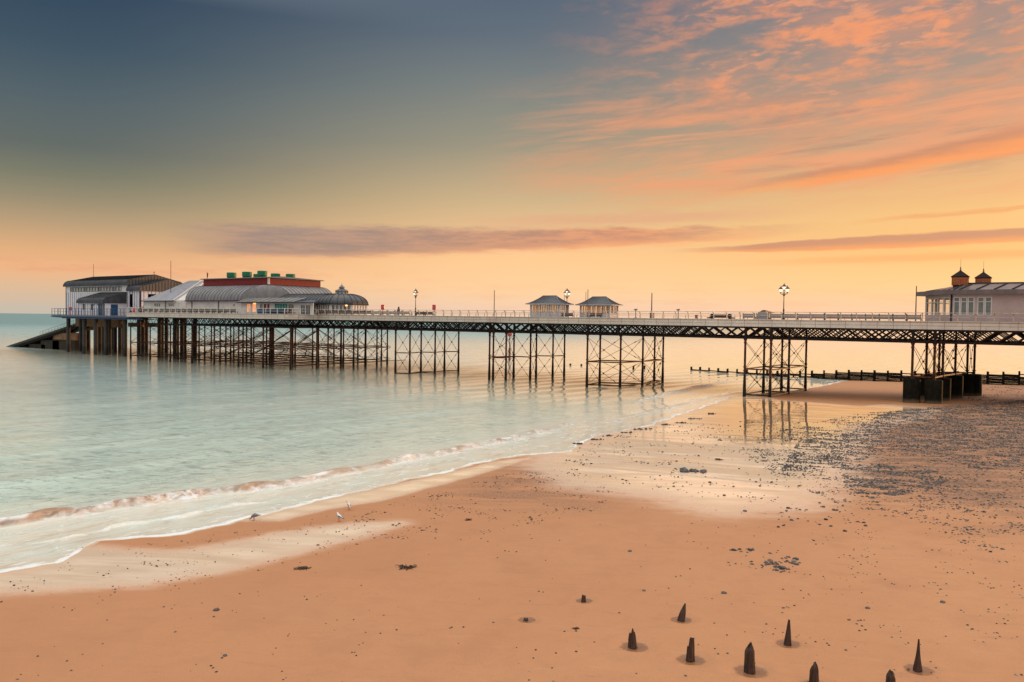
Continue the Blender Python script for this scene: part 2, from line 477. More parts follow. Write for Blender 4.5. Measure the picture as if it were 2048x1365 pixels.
STUMPS = [  # px, py base, width px, height px, kind
    (1167, 1201, 10, 12, 'stub'), (1052, 1239, 10, 5, 'nub'), (1362, 1239, 14, 31, 'leaning'), (1266, 1293, 17, 32, 'split'),
    (1380, 1319, 17, 39, 'stepped'), (1500, 1342, 20, 51, 'blunt'), (1575, 1287, 14, 43, 'cone'), (1628, 1372, 17, 45, 'rough'),
    (1779, 1384, 16, 39, 'round'), (1835, 1339, 15, 51, 'spike')]


def beach_z(x, y):
    d = np.asarray(x, float) - shx(y)
    z = np.where(d > 0, .03 * d + .0002 * np.maximum(d - 25, 0) ** 1.7, .05 * d)
    z = np.clip(z, -3, 3.2)
    z = z + np.where(d > .5, .018 * np.sin(x * .55 + y * .21) * np.sin(y * .17 - x * .1), 0) * np.clip(d / 8, 0, 1)
    return z


def ground_pt(px, py):
    z = 0.5
    for _ in range(6):
        x, y = gr(px, py, z); z = float(beach_z(x, y))
    return x, y, z


STP = [ground_pt(a, b) for a, b, *_ in STUMPS]


def pits(x, y):
    z = np.zeros_like(x); w = np.zeros_like(x)
    for (sx, sy, sz), (px, py, wd, h, k) in zip(STP, STUMPS):
        q = np.hypot(x - sx - .03, y - sy)
        s = .12 + wd * .015
        z += -.055 * np.exp(-(q / (s * 1.1)) ** 2) + .018 * np.exp(-((q - s * 2.1) / (s * .6)) ** 2)
        w = np.maximum(w, np.exp(-(q / (s * 1.35)) ** 4))
    return z, w


def polar_grid(naz, azr, rows):
    """rings of points round the foot of the camera: (N,M) arrays of x, y"""
    a = np.concatenate([np.linspace(R(-80), R(azr[0]), 24)[:-1], np.linspace(R(azr[0]), R(azr[1]), naz), np.linspace(R(azr[1]), R(85), 24)[1:]])
    r = np.asarray(rows)
    Rm, A = np.meshgrid(r, a, indexing='ij')
    fx, fy = _f0.x, _f0.y
    x = CAM.x + Rm * (np.cos(A) * fx + np.sin(A) * _r0.x); y = CAM.y + Rm * (np.cos(A) * fy + np.sin(A) * _r0.y)
    return x, y


def grid_mesh(name, x, y, z, keep, mat_, attrs, smooth=True):
    n_, m_ = x.shape
    idx = np.arange(n_ * m_).reshape(n_, m_)
    q = np.stack([idx[:-1, :-1], idx[:-1, 1:], idx[1:, 1:], idx[1:, :-1]], -1).reshape(-1, 4)
    k = keep.reshape(-1)
    q = q[k[q].any(1)]
    used = np.zeros(n_ * m_, bool); used[q.reshape(-1)] = True
    remap = np.cumsum(used) - 1
    q = remap[q][:, ::-1]
    P = np.stack([x, y, z], -1).reshape(-1, 3)[used]
    me = bpy.data.meshes.new(name)
    me.vertices.add(len(P)); me.vertices.foreach_set('co', P.astype(np.float32).ravel())
    me.loops.add(q.size); me.loops.foreach_set('vertex_index', q.astype(np.int32).ravel())
    me.polygons.add(len(q)); me.polygons.foreach_set('loop_start', np.arange(0, q.size, 4, dtype=np.int32)); me.polygons.foreach_set('loop_total', np.full(len(q), 4, np.int32))
    me.polygons.foreach_set('use_smooth', np.ones(len(q), bool))
    me.update(calc_edges=True)
    # make sure it faces up
    for an, av in attrs.items():
        at_ = me.attributes.new(an, 'FLOAT', 'POINT'); at_.data.foreach_set('value', av.reshape(-1)[used].astype(np.float32))
    me.materials.append(mat_)
    if me.polygons[0].normal.z < 0: me.flip_normals()
    ob = bpy.data.objects.new(name, me); col.objects.link(ob)
    return ob


def sdf_poly(x, y, poly):
    """signed distance to a polygon, + inside"""
    P = np.array(poly); sh = x.shape; X = x.ravel(); Y = y.ravel()
    best = np.full(X.shape, 1e9); inside = np.zeros(X.shape, bool)
    for (x0, y0), (x1, y1) in zip(P, np.roll(P, -1, 0)):
        ex, ey = x1 - x0, y1 - y0
        tt = np.clip(((X - x0) * ex + (Y - y0) * ey) / (ex * ex + ey * ey + 1e-9), 0, 1)
        best = np.minimum(best, np.hypot(X - x0 - tt * ex, Y - y0 - tt * ey))
        c = ((y0 > Y) != (y1 > Y)) & (X < (x1 - x0) * (Y - y0) / (y1 - y0 + 1e-12) + x0)
        inside ^= c
    return np.where(inside, best, -best).reshape(sh)


def gpoly(pts):
    return [ground_pt(a, b)[:2] for a, b in pts]


def sstep(a, b, x):
    q = np.clip((x - a) / (b - a), 0, 1); return q * q * (3 - 2 * q)


drops = np.concatenate([np.linspace(1900, 760, 30)[:-1], np.arange(760, 380, -1.6), np.arange(380, 150, -1.0), np.arange(150, 60, -.8), np.arange(60, 12, -.8)])
rb = F * CAM.z / drops
bx, by = polar_grid(620, (-36, 36), np.concatenate([rb, [1700, 2600]]))
bz = beach_z(bx, by)
pz, pw = pits(bx, by)
bz = bz + pz
WET1 = gpoly([(1130, 900), (1180, 893), (1250, 868), (1350, 835), (1480, 793), (1560, 800), (1620, 802), (1840, 818), (1800, 835), (1700, 852), (1660, 900), (1640, 950), (1560, 1005), (1440, 1012), (1330, 985), (1180, 965), (1110, 930)])
WET2 = gpoly([(-60, 1155), (40, 1145), (110, 1130), (165, 1100), (230, 1106), (330, 1108), (440, 1096), (560, 1070), (700, 1052), (790, 1048), (700, 1074), (560, 1110), (430, 1140), (300, 1163), (150, 1172), (20, 1178), (-60, 1185)])
WET3 = gpoly([(500, 1040), (600, 1012), (740, 982), (880, 952), (1000, 923), (1060, 916), (1000, 934), (880, 968), (760, 1000), (640, 1020), (560, 1040)])
DRYBAR = gpoly([(1540, 793), (1600, 784), (1690, 764), (1760, 757), (1860, 757), (1860, 800), (1790, 806), (1720, 812), (1640, 806), (1560, 800)])
GRIT = gpoly([(1020, 935), (1160, 930), (1240, 985), (1180, 1015), (1000, 1010), (900, 1000), (950, 960)])
SHING = gpoly([(1850, 770), (2150, 765), (2150, 1080), (1980, 1060), (1840, 985), (1740, 965), (1650, 930), (1690, 890), (1760, 835), (1850, 815)])
sW1 = sdf_poly(bx, by, WET1); sW2 = sdf_poly(bx, by, WET2); sW3 = sdf_poly(bx, by, WET3); sD = sdf_poly(bx, by, DRYBAR); sG = sdf_poly(bx, by, GRIT); sS = sdf_poly(bx, by, SHING)
bd = bx - shx(by)
wet = np.maximum(sstep(-7., 4.5, sW1), .9 * sstep(-2.4, 1.5, sW2))
wet = np.maximum(wet, .85 * sstep(-1.1, .7, sW3))
wet = np.maximum(wet, sstep(.5, .05, bd) * .9)
wet = wet * (1 - sstep(-1.2, 1.0, sD))
bz = bz - .012 * wet
M = bpy.data.materials.new('beach_sand'); M.use_nodes = True; tt = NT(M.node_tree); b = M.node_tree.nodes['Principled BSDF']
p = tt.pos()
wA = tt.attr('wet'); gA = tt.attr('grit'); pA = tt.attr('pit')
sx_, sy_, sz_ = tt.sep(p)
st = tt.comb(tt.m('MULTIPLY', tt.m('ADD', tt.m('MULTIPLY', sx_, .92), tt.m('MULTIPLY', sy_, .39)), .2), tt.m('MULTIPLY', tt.m('SUBTRACT', tt.m('MULTIPLY', sy_, .92), tt.m('MULTIPLY', sx_, .39)), 1.15), 0)     # streaks down the beach
n_a = tt.noise(p, .11, 4, .6); n_b = tt.noise(p, 1.1, 5, .65); n_c = tt.noise(p, 28., 3, .6); n_s = tt.noise(st, .5, 5, .65)
sand = tt.mix(tt.ss(n_a, .3, .7), (.465, .222, .106, 1), (.42, .192, .088, 1))
sand = tt.mix(tt.m('MULTIPLY', tt.ss(n_b, .45, .75), .25), sand, (.31, .15, .076, 1))
sand = tt.mix(tt.m('MULTIPLY', tt.ss(n_c, .42, .7), .3), sand, (.25, .118, .063, 1))
rill = tt.noise(st, 1.7, 5, .7, .3)
sand = tt.mix(tt.m('MULTIPLY', tt.ss(rill, .54, .7), .3), sand, (.29, .132, .068, 1))
sand = tt.mix(tt.m('MULTIPLY', tt.ss(tt.noise(p, .35, 5, .65), .5, .72), .3), sand, (.29, .13, .065, 1))
sand = tt.mix(tt.m('MULTIPLY', tt.ss(tt.noise(p, 14., 2, .8), .66, .74), .45), sand, (.16, .08, .05, 1))
damp = tt.ss(tt.m('ADD', sx_, tt.m('MULTIPLY', tt.m('SUBTRACT', n_a, .5), 14.)), 0., -34.)
sand = tt.mix(tt.m('MULTIPLY', damp, .5), sand, (.36, .16, .072, 1))
pale = tt.noise(st, 2.6, 4, .6, .2)
sand = tt.mix(tt.m('MULTIPLY', tt.ss(pale, .58, .75), .14), sand, (.56, .33, .19, 1))
n_g = tt.noise(p, 9., 4, .7)
gritm = tt.m('MULTIPLY', gA, tt.m('MULTIPLY', tt.ss(tt.noise(st, .55, 4, .6), .36, .58), tt.ss(n_g, .36, .62)))
sand = tt.mix(tt.m('MULTIPLY', gritm, .9), sand, (.16, .085, .055, 1))
gvm = tt.m('MULTIPLY', tt.attr('gravel'), tt.m('MULTIPLY', tt.ss(tt.noise(st, .8, 5, .7), .34, .56), tt.ss(tt.noise(p, 5., 4, .75), .42, .55)))
sand = tt.mix(tt.m('MULTIPLY', gvm, .85), sand, tt.mix(tt.ss(n_c, .4, .6), (.04, .033, .031, 1), (.12, .085, .065, 1)))
sheen_sand = tt.mix(tt.ss(n_s, .35, .65), (.86, .65, .47, 1), (.66, .455, .30, 1))  # pale tones paint reflected sky into the wet sand's colour
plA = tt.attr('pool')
sheen_sand = tt.mix(tt.m('MULTIPLY', plA, .8), sheen_sand, (.2, .13, .075, 1))
wn_ = tt.m('ADD', wA, tt.m('MULTIPLY', tt.m('SUBTRACT', n_s, .5), tt.m('MULTIPLY', tt.m('MULTIPLY', wA, tt.m('SUBTRACT', 1., wA)), 3.2)), clamp=True)
wn_ = tt.m('ADD', wn_, tt.m('MULTIPLY', tt.m('SUBTRACT', n_b, .5), tt.m('MULTIPLY', tt.m('MULTIPLY', wA, tt.m('SUBTRACT', 1., wA)), 1.8)), clamp=True)
wf = tt.ss(wn_, .1, .9)
pA = tt.ss(tt.m('ADD', pA, tt.m('MULTIPLY', tt.m('SUBTRACT', tt.noise(p, 3., 4, .65), .5), .9)), .42, .72)
dry = tt.mix(tt.m('MULTIPLY', pA, .7), sand, (.17, .085, .05, 1))
tt.put(b.inputs['Base Color'], tt.mix(wf, dry, sheen_sand))
streak = tt.ss(n_s, .42, .62)
rw = tt.m('MULTIPLY', tt.lin(streak, 0, 1, .05, .16), tt.lin(tt.attr('pool'), 0, 1, 1., .45))
mr = tt.new('ShaderNodeMix', data_type='FLOAT'); tt.put(mr.inputs[0], wf); tt.put(mr.inputs[2], tt.lin(pA, 0, 1, .62, .22)); tt.put(mr.inputs[3], rw)
tt.put(b.inputs['Roughness'], mr.outputs[0])
tt.put(b.inputs['Specular IOR Level'], tt.lin(wf, 0, 1, .25, 1.0))
tt.put(b.inputs['IOR'], tt.m('ADD', tt.lin(wf, 0, 1, 1.45, 2.4), tt.m('MULTIPLY', tt.attr('pool'), 1.8)))
h = tt.m('ADD', tt.m('MULTIPLY', n_b, .5), tt.m('ADD', tt.m('MULTIPLY', n_c, .12), tt.m('MULTIPLY', n_s, .6)))
bp = tt.new('ShaderNodeBump'); tt.put(bp.inputs['Height'], h); bp.inputs['Distance'].default_value = .06
tt.put(bp.inputs['Strength'], tt.lin(wf, 0, 1, .5, .035))
tt.put(b.inputs['Normal'], bp.outputs[0])
GRAV = gpoly([(1630, 935), (1690, 885), (1780, 840), (1860, 815), (2100, 785), (2100, 1010), (2000, 1010), (1900, 1000), (1780, 1000), (1680, 970)])
gravel = sstep(-5, 4, sdf_poly(bx, by, GRAV))
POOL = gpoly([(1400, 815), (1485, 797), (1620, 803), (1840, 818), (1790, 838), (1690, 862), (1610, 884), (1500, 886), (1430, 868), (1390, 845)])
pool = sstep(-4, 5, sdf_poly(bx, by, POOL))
grit = np.maximum(sstep(-4, 3, sG), .9 * sstep(-4, 4, sS)) + .0
beach = grid_mesh('beach', bx, by, bz, (bd > -12), M, {'wet': wet, 'grit': grit, 'pit': pw, 'pool': pool, 'gravel': gravel})
tag(beach, 'orange sand beach sloping down to the sea', None, None, 'structure')

# ---- sea
drops = np.concatenate([np.linspace(700, 560, 20)[:-1], np.arange(560, 150, -.9), np.arange(150, 40, -.8), np.arange(40, 3, -.6), [2.5, 2, 1.5, 1, .6]])
rs = F * CAM.z / drops
sx, sy = polar_grid(760, (-36, 36), rs)
ds = shx(sy) - sx       # metres out from the water's edge
yy = sy


def crest(xy_y, xy_x):
    return np.interp(yy, xy_y, xy_x)


W1y = [-130, -105, -96, -91, -85, -75, -61, -54, -44, -35, 40]; W1x = [-48, -46.3, -45.7, -44.2, -42.8, -42.9, -42.8, -43, -44.7, -47, -48]
w1 = sx - (crest(W1y, W1x) + .25 * np.sin(yy * .7) + .12 * np.sin(yy * 2.1 + 1))
a1 = np.interp(yy, [-130, -106, -100, -92, -86, -75, -62, -52, -42, -36], [.3, .42, .5, .5, .4, .34, .34, .28, .12, 0])
a1 = .85 * a1 * (1 + .25 * np.sin(yy * 1.3) * np.sin(yy * .37))
prof = lambda q, f, bk: np.where(q > 0, np.exp(-(q / f) ** 2), np.exp(-(np.abs(q) / bk) ** 1.6))
w2 = sx - (np.interp(yy, [-20, -12, 0, 17, 40], [-49, -50, -51, -51.6, -53]) + .3 * np.sin(yy * .5))
a2 = np.interp(yy, [-22, -14, 10, 24, 34], [0, .3, .35, .22, 0])
w3 = sx - (np.interp(yy, [-40, -24, -3.6, 14], [-42.2, -42.4, -43, -42]) + .2 * np.sin(yy * .8 + 2))
a3 = np.interp(yy, [-44, -30, -22, -6, 6, 14], [0, .14, .2, .16, .1, 0])
w4 = sx - (np.interp(yy, [-110, -100, -95, -90], [-41.9, -41.4, -40.9, -40.2]) + .22 * np.sin(yy * 1.1) + .12 * np.sin(yy * 2.7 + 1) + .07 * np.sin(yy * 6.1))
a4 = np.interp(yy, [-106, -102, -97, -91, -88], [0, .05, .1, .06, 0]) * (1 + .5 * np.sin(yy * 1.9))
swell = .07 * np.sin((sx * .9 + sy * .12) * .55 + 1.3 * np.sin(sy * .05)) * np.clip((ds - 6) / 10, 0, 1) * np.clip((160 - ds) / 100, 0, 1)
swell += .05 * np.sin((sx * 1.0 - sy * .2) * 1.15 + .8 * np.sin(sy * .09 + 1)) * np.clip((ds - 8) / 10, 0, 1) * np.clip((90 - ds) / 60, 0, 1)
# a couple of rounded swells rolling in on the near left
w5 = sx - (np.interp(yy, [-110, -95, -80, -60], [-58, -57, -58.5, -61]) + .5 * np.sin(yy * .13)); a5 = np.interp(yy, [-125, -105, -90, -78], [.5, .45, .28, 0])
w6 = sx - (np.interp(yy, [-110, -95, -80, -60], [-68, -67.5, -68, -70]) + .5 * np.sin(yy * .1 + 2)); a6 = np.interp(yy, [-125, -100, -85, -70], [.45, .42, .25, 0])
sz = swell + a1 * prof(w1, .42, 1.5) + a2 * prof(w2, .6, 1.8) + a3 * prof(w3, .3, .9) + a4 * prof(w4, .15, .5) + a5 * prof(w5, 1.3, 2.6) + a6 * prof(w6, 1.3, 2.6)
sz = sz * np.clip(ds / 1.2, 0, 1) + .012
sz = np.where(ds < 0, .012 - np.minimum(-ds * .2, .5), sz)
M = bpy.data.materials.new('sea_water'); M.use_nodes = True; tt = NT(M.node_tree); b = M.node_tree.nodes['Principled BSDF']
p = tt.pos(); sx_, sy_, sz_ = tt.sep(p)
sh = tt.attr('shore'); a_w1 = tt.attr('crest'); a_a1 = tt.attr('surf'); a_far = tt.attr('far'); a_w2 = tt.attr('crest2'); a_a2 = tt.attr('surf2')
lv = tt.comb(tt.m('MULTIPLY', sx_, 1.), tt.m('MULTIPLY', sy_, .32), 0)       # features lie along the crests
n1 = tt.noise(lv, .55, 5, .6, .3); n2 = tt.noise(lv, 2.6, 4, .62, .4); n3 = tt.noise(lv, 9., 3, .6); n4 = tt.noise(p, .05, 3, .5)
n2d = tt.noise(lv, 1.5, 4, .65, .6)
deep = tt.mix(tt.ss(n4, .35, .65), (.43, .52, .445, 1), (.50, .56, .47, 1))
calm_sheen = tt.attr('calm_sheen')
deep = tt.mix(tt.ss(a_far, 60., 170.), deep, tt.mix(calm_sheen, (.36, .46, .44, 1), (.6, .53, .4, 1)))  # warm cream on the smooth side paints in the low sky's reflection
deep = tt.mix(tt.m('MULTIPLY', tt.ss(a_far, 230., 1100.), tt.lin(calm_sheen, 0, 1, 1., .35)), deep, (.13, .215, .215, 1))
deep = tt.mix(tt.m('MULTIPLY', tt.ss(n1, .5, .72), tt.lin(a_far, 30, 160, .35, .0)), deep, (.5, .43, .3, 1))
shal = tt.mix(tt.ss(n1, .35, .65), (.62, .56, .45, 1), (.58, .6, .52, 1))
rv = tt.comb(tt.m('ADD', tt.m('MULTIPLY', sx_, .8255), tt.m('MULTIPLY', sy_, .5643)), tt.m('MULTIPLY', tt.m('SUBTRACT', tt.m('MULTIPLY', sy_, .8255), tt.m('MULTIPLY', sx_, .5643)), 1.9), 0)
rip = tt.noise(rv, .75, 5, .78, .35); rip2 = tt.noise(rv, .2, 4, .7, .4)
ripf = tt.m('ADD', tt.m('MULTIPLY', rip, tt.lin(a_far, 60, 220, .75, .35)), tt.m('MULTIPLY', rip2, tt.lin(a_far, 60, 220, .25, .65)))
deep = tt.mix(tt.m('MULTIPLY', tt.ss(ripf, .49, .62), tt.lin(tt.ss(a_far, 40, 140), 0, 1, .8, .55)), deep, (.17, .215, .195, 1))  # ripple shading painted into the water colour, dark strokes then pale ones
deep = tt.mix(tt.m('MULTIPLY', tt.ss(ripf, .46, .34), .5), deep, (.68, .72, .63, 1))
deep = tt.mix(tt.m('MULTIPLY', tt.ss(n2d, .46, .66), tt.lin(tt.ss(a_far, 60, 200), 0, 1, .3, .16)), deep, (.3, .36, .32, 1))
deep = tt.mix(tt.m('MULTIPLY', tt.attr('pier_reflection'), .72), deep, (.19, .175, .125, 1))  # dark brown painted in as the reflection of the pier's underside
water = tt.mix(tt.ss(sh, 14., 4.), deep, shal)
water = tt.mix(tt.m('MULTIPLY', tt.m('MULTIPLY', tt.ss(n2d, .5, .68), tt.ss(sh, 9., 4.)), .5), water, (.42, .3, .19, 1))
water = tt.mix(tt.m('MULTIPLY', tt.ss(sh, 1.6, .1), .45), water, (.54, .45, .34, 1))
# translucent sandy face of the breaker
face = tt.m('MULTIPLY', tt.m('MULTIPLY', tt.ss(a_w1, -.45, .05), tt.ss(a_w1, .75, .35)), tt.ss(a_a1, .08, .3))
water = tt.mix(tt.m('MULTIPLY', face, tt.lin(a_a1, .12, .42, .25, .95)), water, tt.mix(tt.ss(n2, .35, .62), (.2, .095, .042, 1), (.36, .19, .095, 1)))
face2 = tt.m('MULTIPLY', tt.m('MULTIPLY', tt.ss(a_w2, -.3, .05), tt.ss(a_w2, .6, .3)), tt.ss(a_a2, .05, .25))
water = tt.mix(tt.m('MULTIPLY', face2, .5), water, (.42, .28, .17, 1))
# foam
fn = tt.noise(tt.comb(sx_, tt.m('MULTIPLY', sy_, .6), 0), 2.2, 6, .68, .6)
lace = tt.noise(tt.comb(sx_, tt.m('MULTIPLY', sy_, .45), 4), 1.1, 7, .72, 1.2)
edge = tt.ss(tt.m('ADD', sh, tt.m('MULTIPLY', tt.m('SUBTRACT', tt.noise(p, .8, 5, .65, .5), .5), 1.5)), .42, .12)
edge2 = tt.m('MULTIPLY', tt.ss(sh, 1.7, .2), tt.ss(lace, .5, .64))
brk = tt.m('MULTIPLY', tt.m('MULTIPLY', tt.ss(a_w1, .15, .45), tt.ss(a_w1, 1.3, .5)), tt.m('MULTIPLY', tt.ss(a_a1, .1, .3), tt.ss(fn, .42, .58)))
brk = tt.m('MULTIPLY', brk, tt.lin(tt.ss(tt.noise(p, .22, 3, .5), .42, .6), 0, 1, .25, 1.))
top = tt.m('MULTIPLY', tt.m('MULTIPLY', tt.ss(a_w1, -.5, -.05), tt.ss(a_w1, .4, .1)), tt.m('MULTIPLY', tt.ss(a_a1, .1, .3), tt.ss(tt.noise(p, .32, 4, .6), .52, .66)))
wash = tt.m('MULTIPLY', tt.m('MULTIPLY', tt.ss(a_w1, .2, .8), tt.ss(sh, .2, 1.0)), tt.m('MULTIPLY', tt.ss(lace, .54, .66), .6))
back = tt.m('MULTIPLY', tt.m('MULTIPLY', tt.ss(a_w1, -6., -1.), tt.ss(a_w1, 0., -.6)), tt.m('MULTIPLY', tt.ss(lace, .58, .7), .6))
brk2 = tt.m('MULTIPLY', tt.m('MULTIPLY', tt.ss(a_w2, -.1, .25), tt.ss(a_w2, 1.2, .4)), tt.m('MULTIPLY', tt.ss(a_a2, .06, .22), tt.ss(fn, .42, .6)))
foam = tt.m('MULTIPLY', edge, tt.lin(tt.ss(tt.noise(p, .2, 3, .55), .42, .58), 0, 1, .2, .95))
for q in (tt.m('MULTIPLY', edge2, .8), brk, top, wash, back, tt.m('MULTIPLY', brk2, .7)): foam = tt.m('MAXIMUM', foam, q)
a_w4 = tt.attr('ridge'); a_a4 = tt.attr('ridgeh')
rf4 = tt.m('MULTIPLY', tt.m('MULTIPLY', tt.ss(a_w4, -.15, .05), tt.ss(a_w4, .6, .15)), tt.m('MULTIPLY', tt.ss(a_a4, .02, .06), tt.ss(fn, .44, .58)))
gate = tt.ss(tt.noise(p, .21, 4, .6), .47, .57)
white = tt.m('MULTIPLY', tt.m('MULTIPLY', tt.ss(a_w1, -.7, -.15), tt.ss(a_w1, 1.7, .7)), tt.m('MULTIPLY', tt.m('MULTIPLY', gate, tt.ss(a_a1, .16, .34)), tt.ss(fn, .36, .54)))
foam = tt.m('MAXIMUM', foam, tt.m('MAXIMUM', tt.m('MULTIPLY', rf4, .7), white))
foam = tt.m('MULTIPLY', foam, tt.ss(sh, -.2, .02))
fcol = tt.mix(tt.m('MULTIPLY', tt.m('MAXIMUM', brk, white), tt.ss(tt.noise(p, 3.2, 4, .65), .38, .6)), (.66, .68, .68, 1), (.58, .42, .3, 1))
tt.put(b.inputs['Base Color'], tt.mix(foam, water, fcol))
rough = tt.m('ADD', tt.m('MULTIPLY', tt.lin(tt.ss(a_far, 40., 220.), 0, 1, .07, .12), tt.lin(calm_sheen, 0, 1, 1., .25)), tt.m('MULTIPLY', foam, .5))
rough = tt.m('ADD', rough, tt.m('MULTIPLY', tt.ss(n1, .4, .65), .06))
rough = tt.m('ADD', rough, tt.m('MULTIPLY', tt.m('MULTIPLY', tt.ss(a_far, 230., 900.), tt.m('SUBTRACT', 1., calm_sheen)), .4))
tt.put(b.inputs['Roughness'], rough)
tt.put(b.inputs['Specular IOR Level'], tt.lin(tt.m('MULTIPLY', tt.ss(a_far, 230., 800.), tt.m('SUBTRACT', 1., calm_sheen)), 0, 1, .5, .12))
b.inputs['IOR'].default_value = 1.42
hh = tt.m('ADD', tt.m('MULTIPLY', n1, 1.0), tt.m('ADD', tt.m('MULTIPLY', n2, .4), tt.m('MULTIPLY', n3, .13)))
hh = tt.m('ADD', hh, tt.m('MULTIPLY', foam, .25))
hh = tt.m('ADD', hh, tt.m('MULTIPLY', ripf, .5))
bp = tt.new('ShaderNodeBump'); tt.put(bp.inputs['Height'], hh); bp.inputs['Distance'].default_value = .3
amp = tt.m('MULTIPLY', tt.lin(tt.ss(sh, 0., 12.), 0, 1, .12, .85), tt.m('MULTIPLY', tt.lin(tt.ss(a_far, 50., 190.), 0, 1, 1., .16), tt.lin(calm_sheen, 0, 1, 1., .18)))
tt.put(bp.inputs['Strength'], amp)
tt.put(b.inputs['Normal'], bp.outputs[0])
far = np.hypot(sx - CAM.x, sy - CAM.y)
pier_reflection = sstep(-20, 6, sdf_poly(sx, sy, [(-262, -10), (-200, -18), (-132, -22), (-100, -14), (-60, -10), (-60, 14), (-130, 30), (-262, 28)]))
sea = grid_mesh('sea', sx, sy, sz, (ds > -1.5), M, {'shore': ds, 'crest': w1, 'surf': a1, 'far': far, 'calm_sheen': sstep(-1, 1.2, (sx + 92 + .4 * np.clip(sy, 0, 1e9)) / (24 + .22 * np.clip(sy, 0, 1e9))) * sstep(-62, -5, sy), 'pier_reflection': pier_reflection, 'ridge': w4, 'ridgeh': a4, 'crest2': np.where(a2 > .01, w2, w3), 'surf2': np.maximum(a2, a3)})
tag(sea, 'pale turquoise sea with a low breaking wave', None, None, 'structure')
# ------------------------------------------------------------------ materials of the pier
def fascia_mat():
    M = bpy.data.materials.new('fascia_panels'); M.use_nodes = True; t = NT(M.node_tree); b = M.node_tree.nodes['Principled BSDF']
    p = t.pos(); x, y, z = t.sep(p)
    along = t.m('ADD', x, t.m('MULTIPLY', y, .5))
    fr = t.m('FRACT', t.m('DIVIDE', along, 2.1))
    v = t.m('MAXIMUM', t.ss(fr, .035, .0), t.ss(fr, .965, 1.0))
    zz = t.m('SUBTRACT', z, 10.86)
    g1 = t.ss(t.m('ABSOLUTE', t.m('SUBTRACT', zz, .47)), .05, .02)
    g2 = t.ss(t.m('ABSOLUTE', t.m('SUBTRACT', zz, .93)), .06, .03)
    n = t.noise(p, .35, 4, .6); n2 = t.noise(t.comb(t.m('MULTIPLY', along, 1.4), 0, t.m('MULTIPLY', z, .5)), 1.6, 4, .7)
    cell = t.new('ShaderNodeTexWhiteNoise', noise_dimensions='1D'); t.put(cell.inputs['W'], t.m('FLOOR', t.m('DIVIDE', along, 2.1)))
    c = t.mix(t.ss(n, .35, .65), (.6, .53, .44, 1), (.52, .45, .38, 1))
    c = t.mix(t.m('MULTIPLY', cell.outputs[0], .22), c, (.48, .37, .29, 1))
    c = t.mix(t.m('MULTIPLY', t.ss(n2, .52, .72), .5), c, (.38, .2, .11, 1))
    c = t.mix(t.m('MULTIPLY', v, .75), c, (.27, .12, .06, 1))
    c = t.mix(t.m('MULTIPLY', g1, .7), c, (.3, .16, .09, 1))
    c = t.mix(t.m('MULTIPLY', g2, .8), c, (.33, .2, .12, 1))
    t.put(b.inputs['Base Color'], c); b.inputs['Roughness'].default_value = .55
    h = t.m('ADD', v, t.m('ADD', g1, g2)); bp = t.new('ShaderNodeBump', invert=True); t.put(bp.inputs['Height'], h); bp.inputs['Distance'].default_value = .02
    t.put(b.inputs['Normal'], bp.outputs[0])
    return M


def column_mat():
    M = bpy.data.materials.new('cast_iron_column'); M.use_nodes = True; t = NT(M.node_tree); b = M.node_tree.nodes['Principled BSDF']
    p = t.pos(); z = t.sep(p)[2]
    n = t.noise(p, 1.3, 5, .65); n2 = t.noise(p, 7., 3, .6)
    c = t.mix(t.ss(n, .4, .65), (.04, .013, .008, 1), (.1, .027, .012, 1))
    c = t.mix(t.m('MULTIPLY', t.ss(n2, .45, .7), .5), c, (.012, .007, .006, 1))
    weed = t.ss(t.m('ADD', z, t.m('MULTIPLY', t.m('SUBTRACT', n, .5), 3.)), 4., 2.)   # barnacles and weed below high water
    c = t.mix(t.m('MULTIPLY', weed, .9), c, t.mix(t.ss(n2, .4, .6), (.014, .012, .008, 1), (.007, .0065, .005, 1)))
    t.put(b.inputs['Base Color'], c); b.inputs['Roughness'].default_value = .6; b.inputs['Specular IOR Level'].default_value = .2
    t.put(b.inputs['Normal'], t.bump(n2, .5, .05))
    return M


M_FASC = fascia_mat(); M_COL = column_mat()
ZD = 11.85          # top of the deck
ZC = 8.95           # underside of the girders
PW = 18.0           # width of the approach
X_END = 44.0
HX0, HX1 = -197.0, -136.0    # pier head
HY0, HY1 = -9.0, 29.0

pier = thing('pier', (-80, 9, 0), 'long cream edged iron pier on dark braced columns running out to sea', 'pier')
m = MB(); m.box(HX1, X_END, .06, PW - .06, 11.55, ZD); m.box(HX0 + .06, HX1, HY0 + .06, HY1 - .06, 11.55, ZD)
m.build('deck', M_DECK, pier)
m = MB()
for y in (3, 6, 9, 12, 15): m.box(HX1, X_END, y - .12, y + .12, 11.2, 11.54)
x = HX1 + 1
while x < X_END: m.box(x - .1, x + .1, .1, PW - .1, 10.9, 11.2); x += 2.1
x = HX0 + 1
while x < HX1: m.box(x - .1, x + .1, HY0 + .1, HY1 - .1, 10.9, 11.2); x += 2.2
m.build('deck_joist', M_IRON, pier)


def fascia(mb, a, b, out):
    (x0, y0), (x1, y1) = a, b; ox, oy = out
    lo = [(x0, y0), (x1, y1), (x1 + ox * .12, y1 + oy * .12), (x0 + ox * .12, y0 + oy * .12)]
    mb.hexa([(p[0], p[1], 10.86) for p in lo], [(p[0], p[1], 11.9) for p in lo])
    lo = [(x0, y0), (x1, y1), (x1 + ox * .2, y1 + oy * .2), (x0 + ox * .2, y0 + oy * .2)]
    mb.hexa([(p[0], p[1], 11.903) for p in lo], [(p[0], p[1], 12.0) for p in lo])


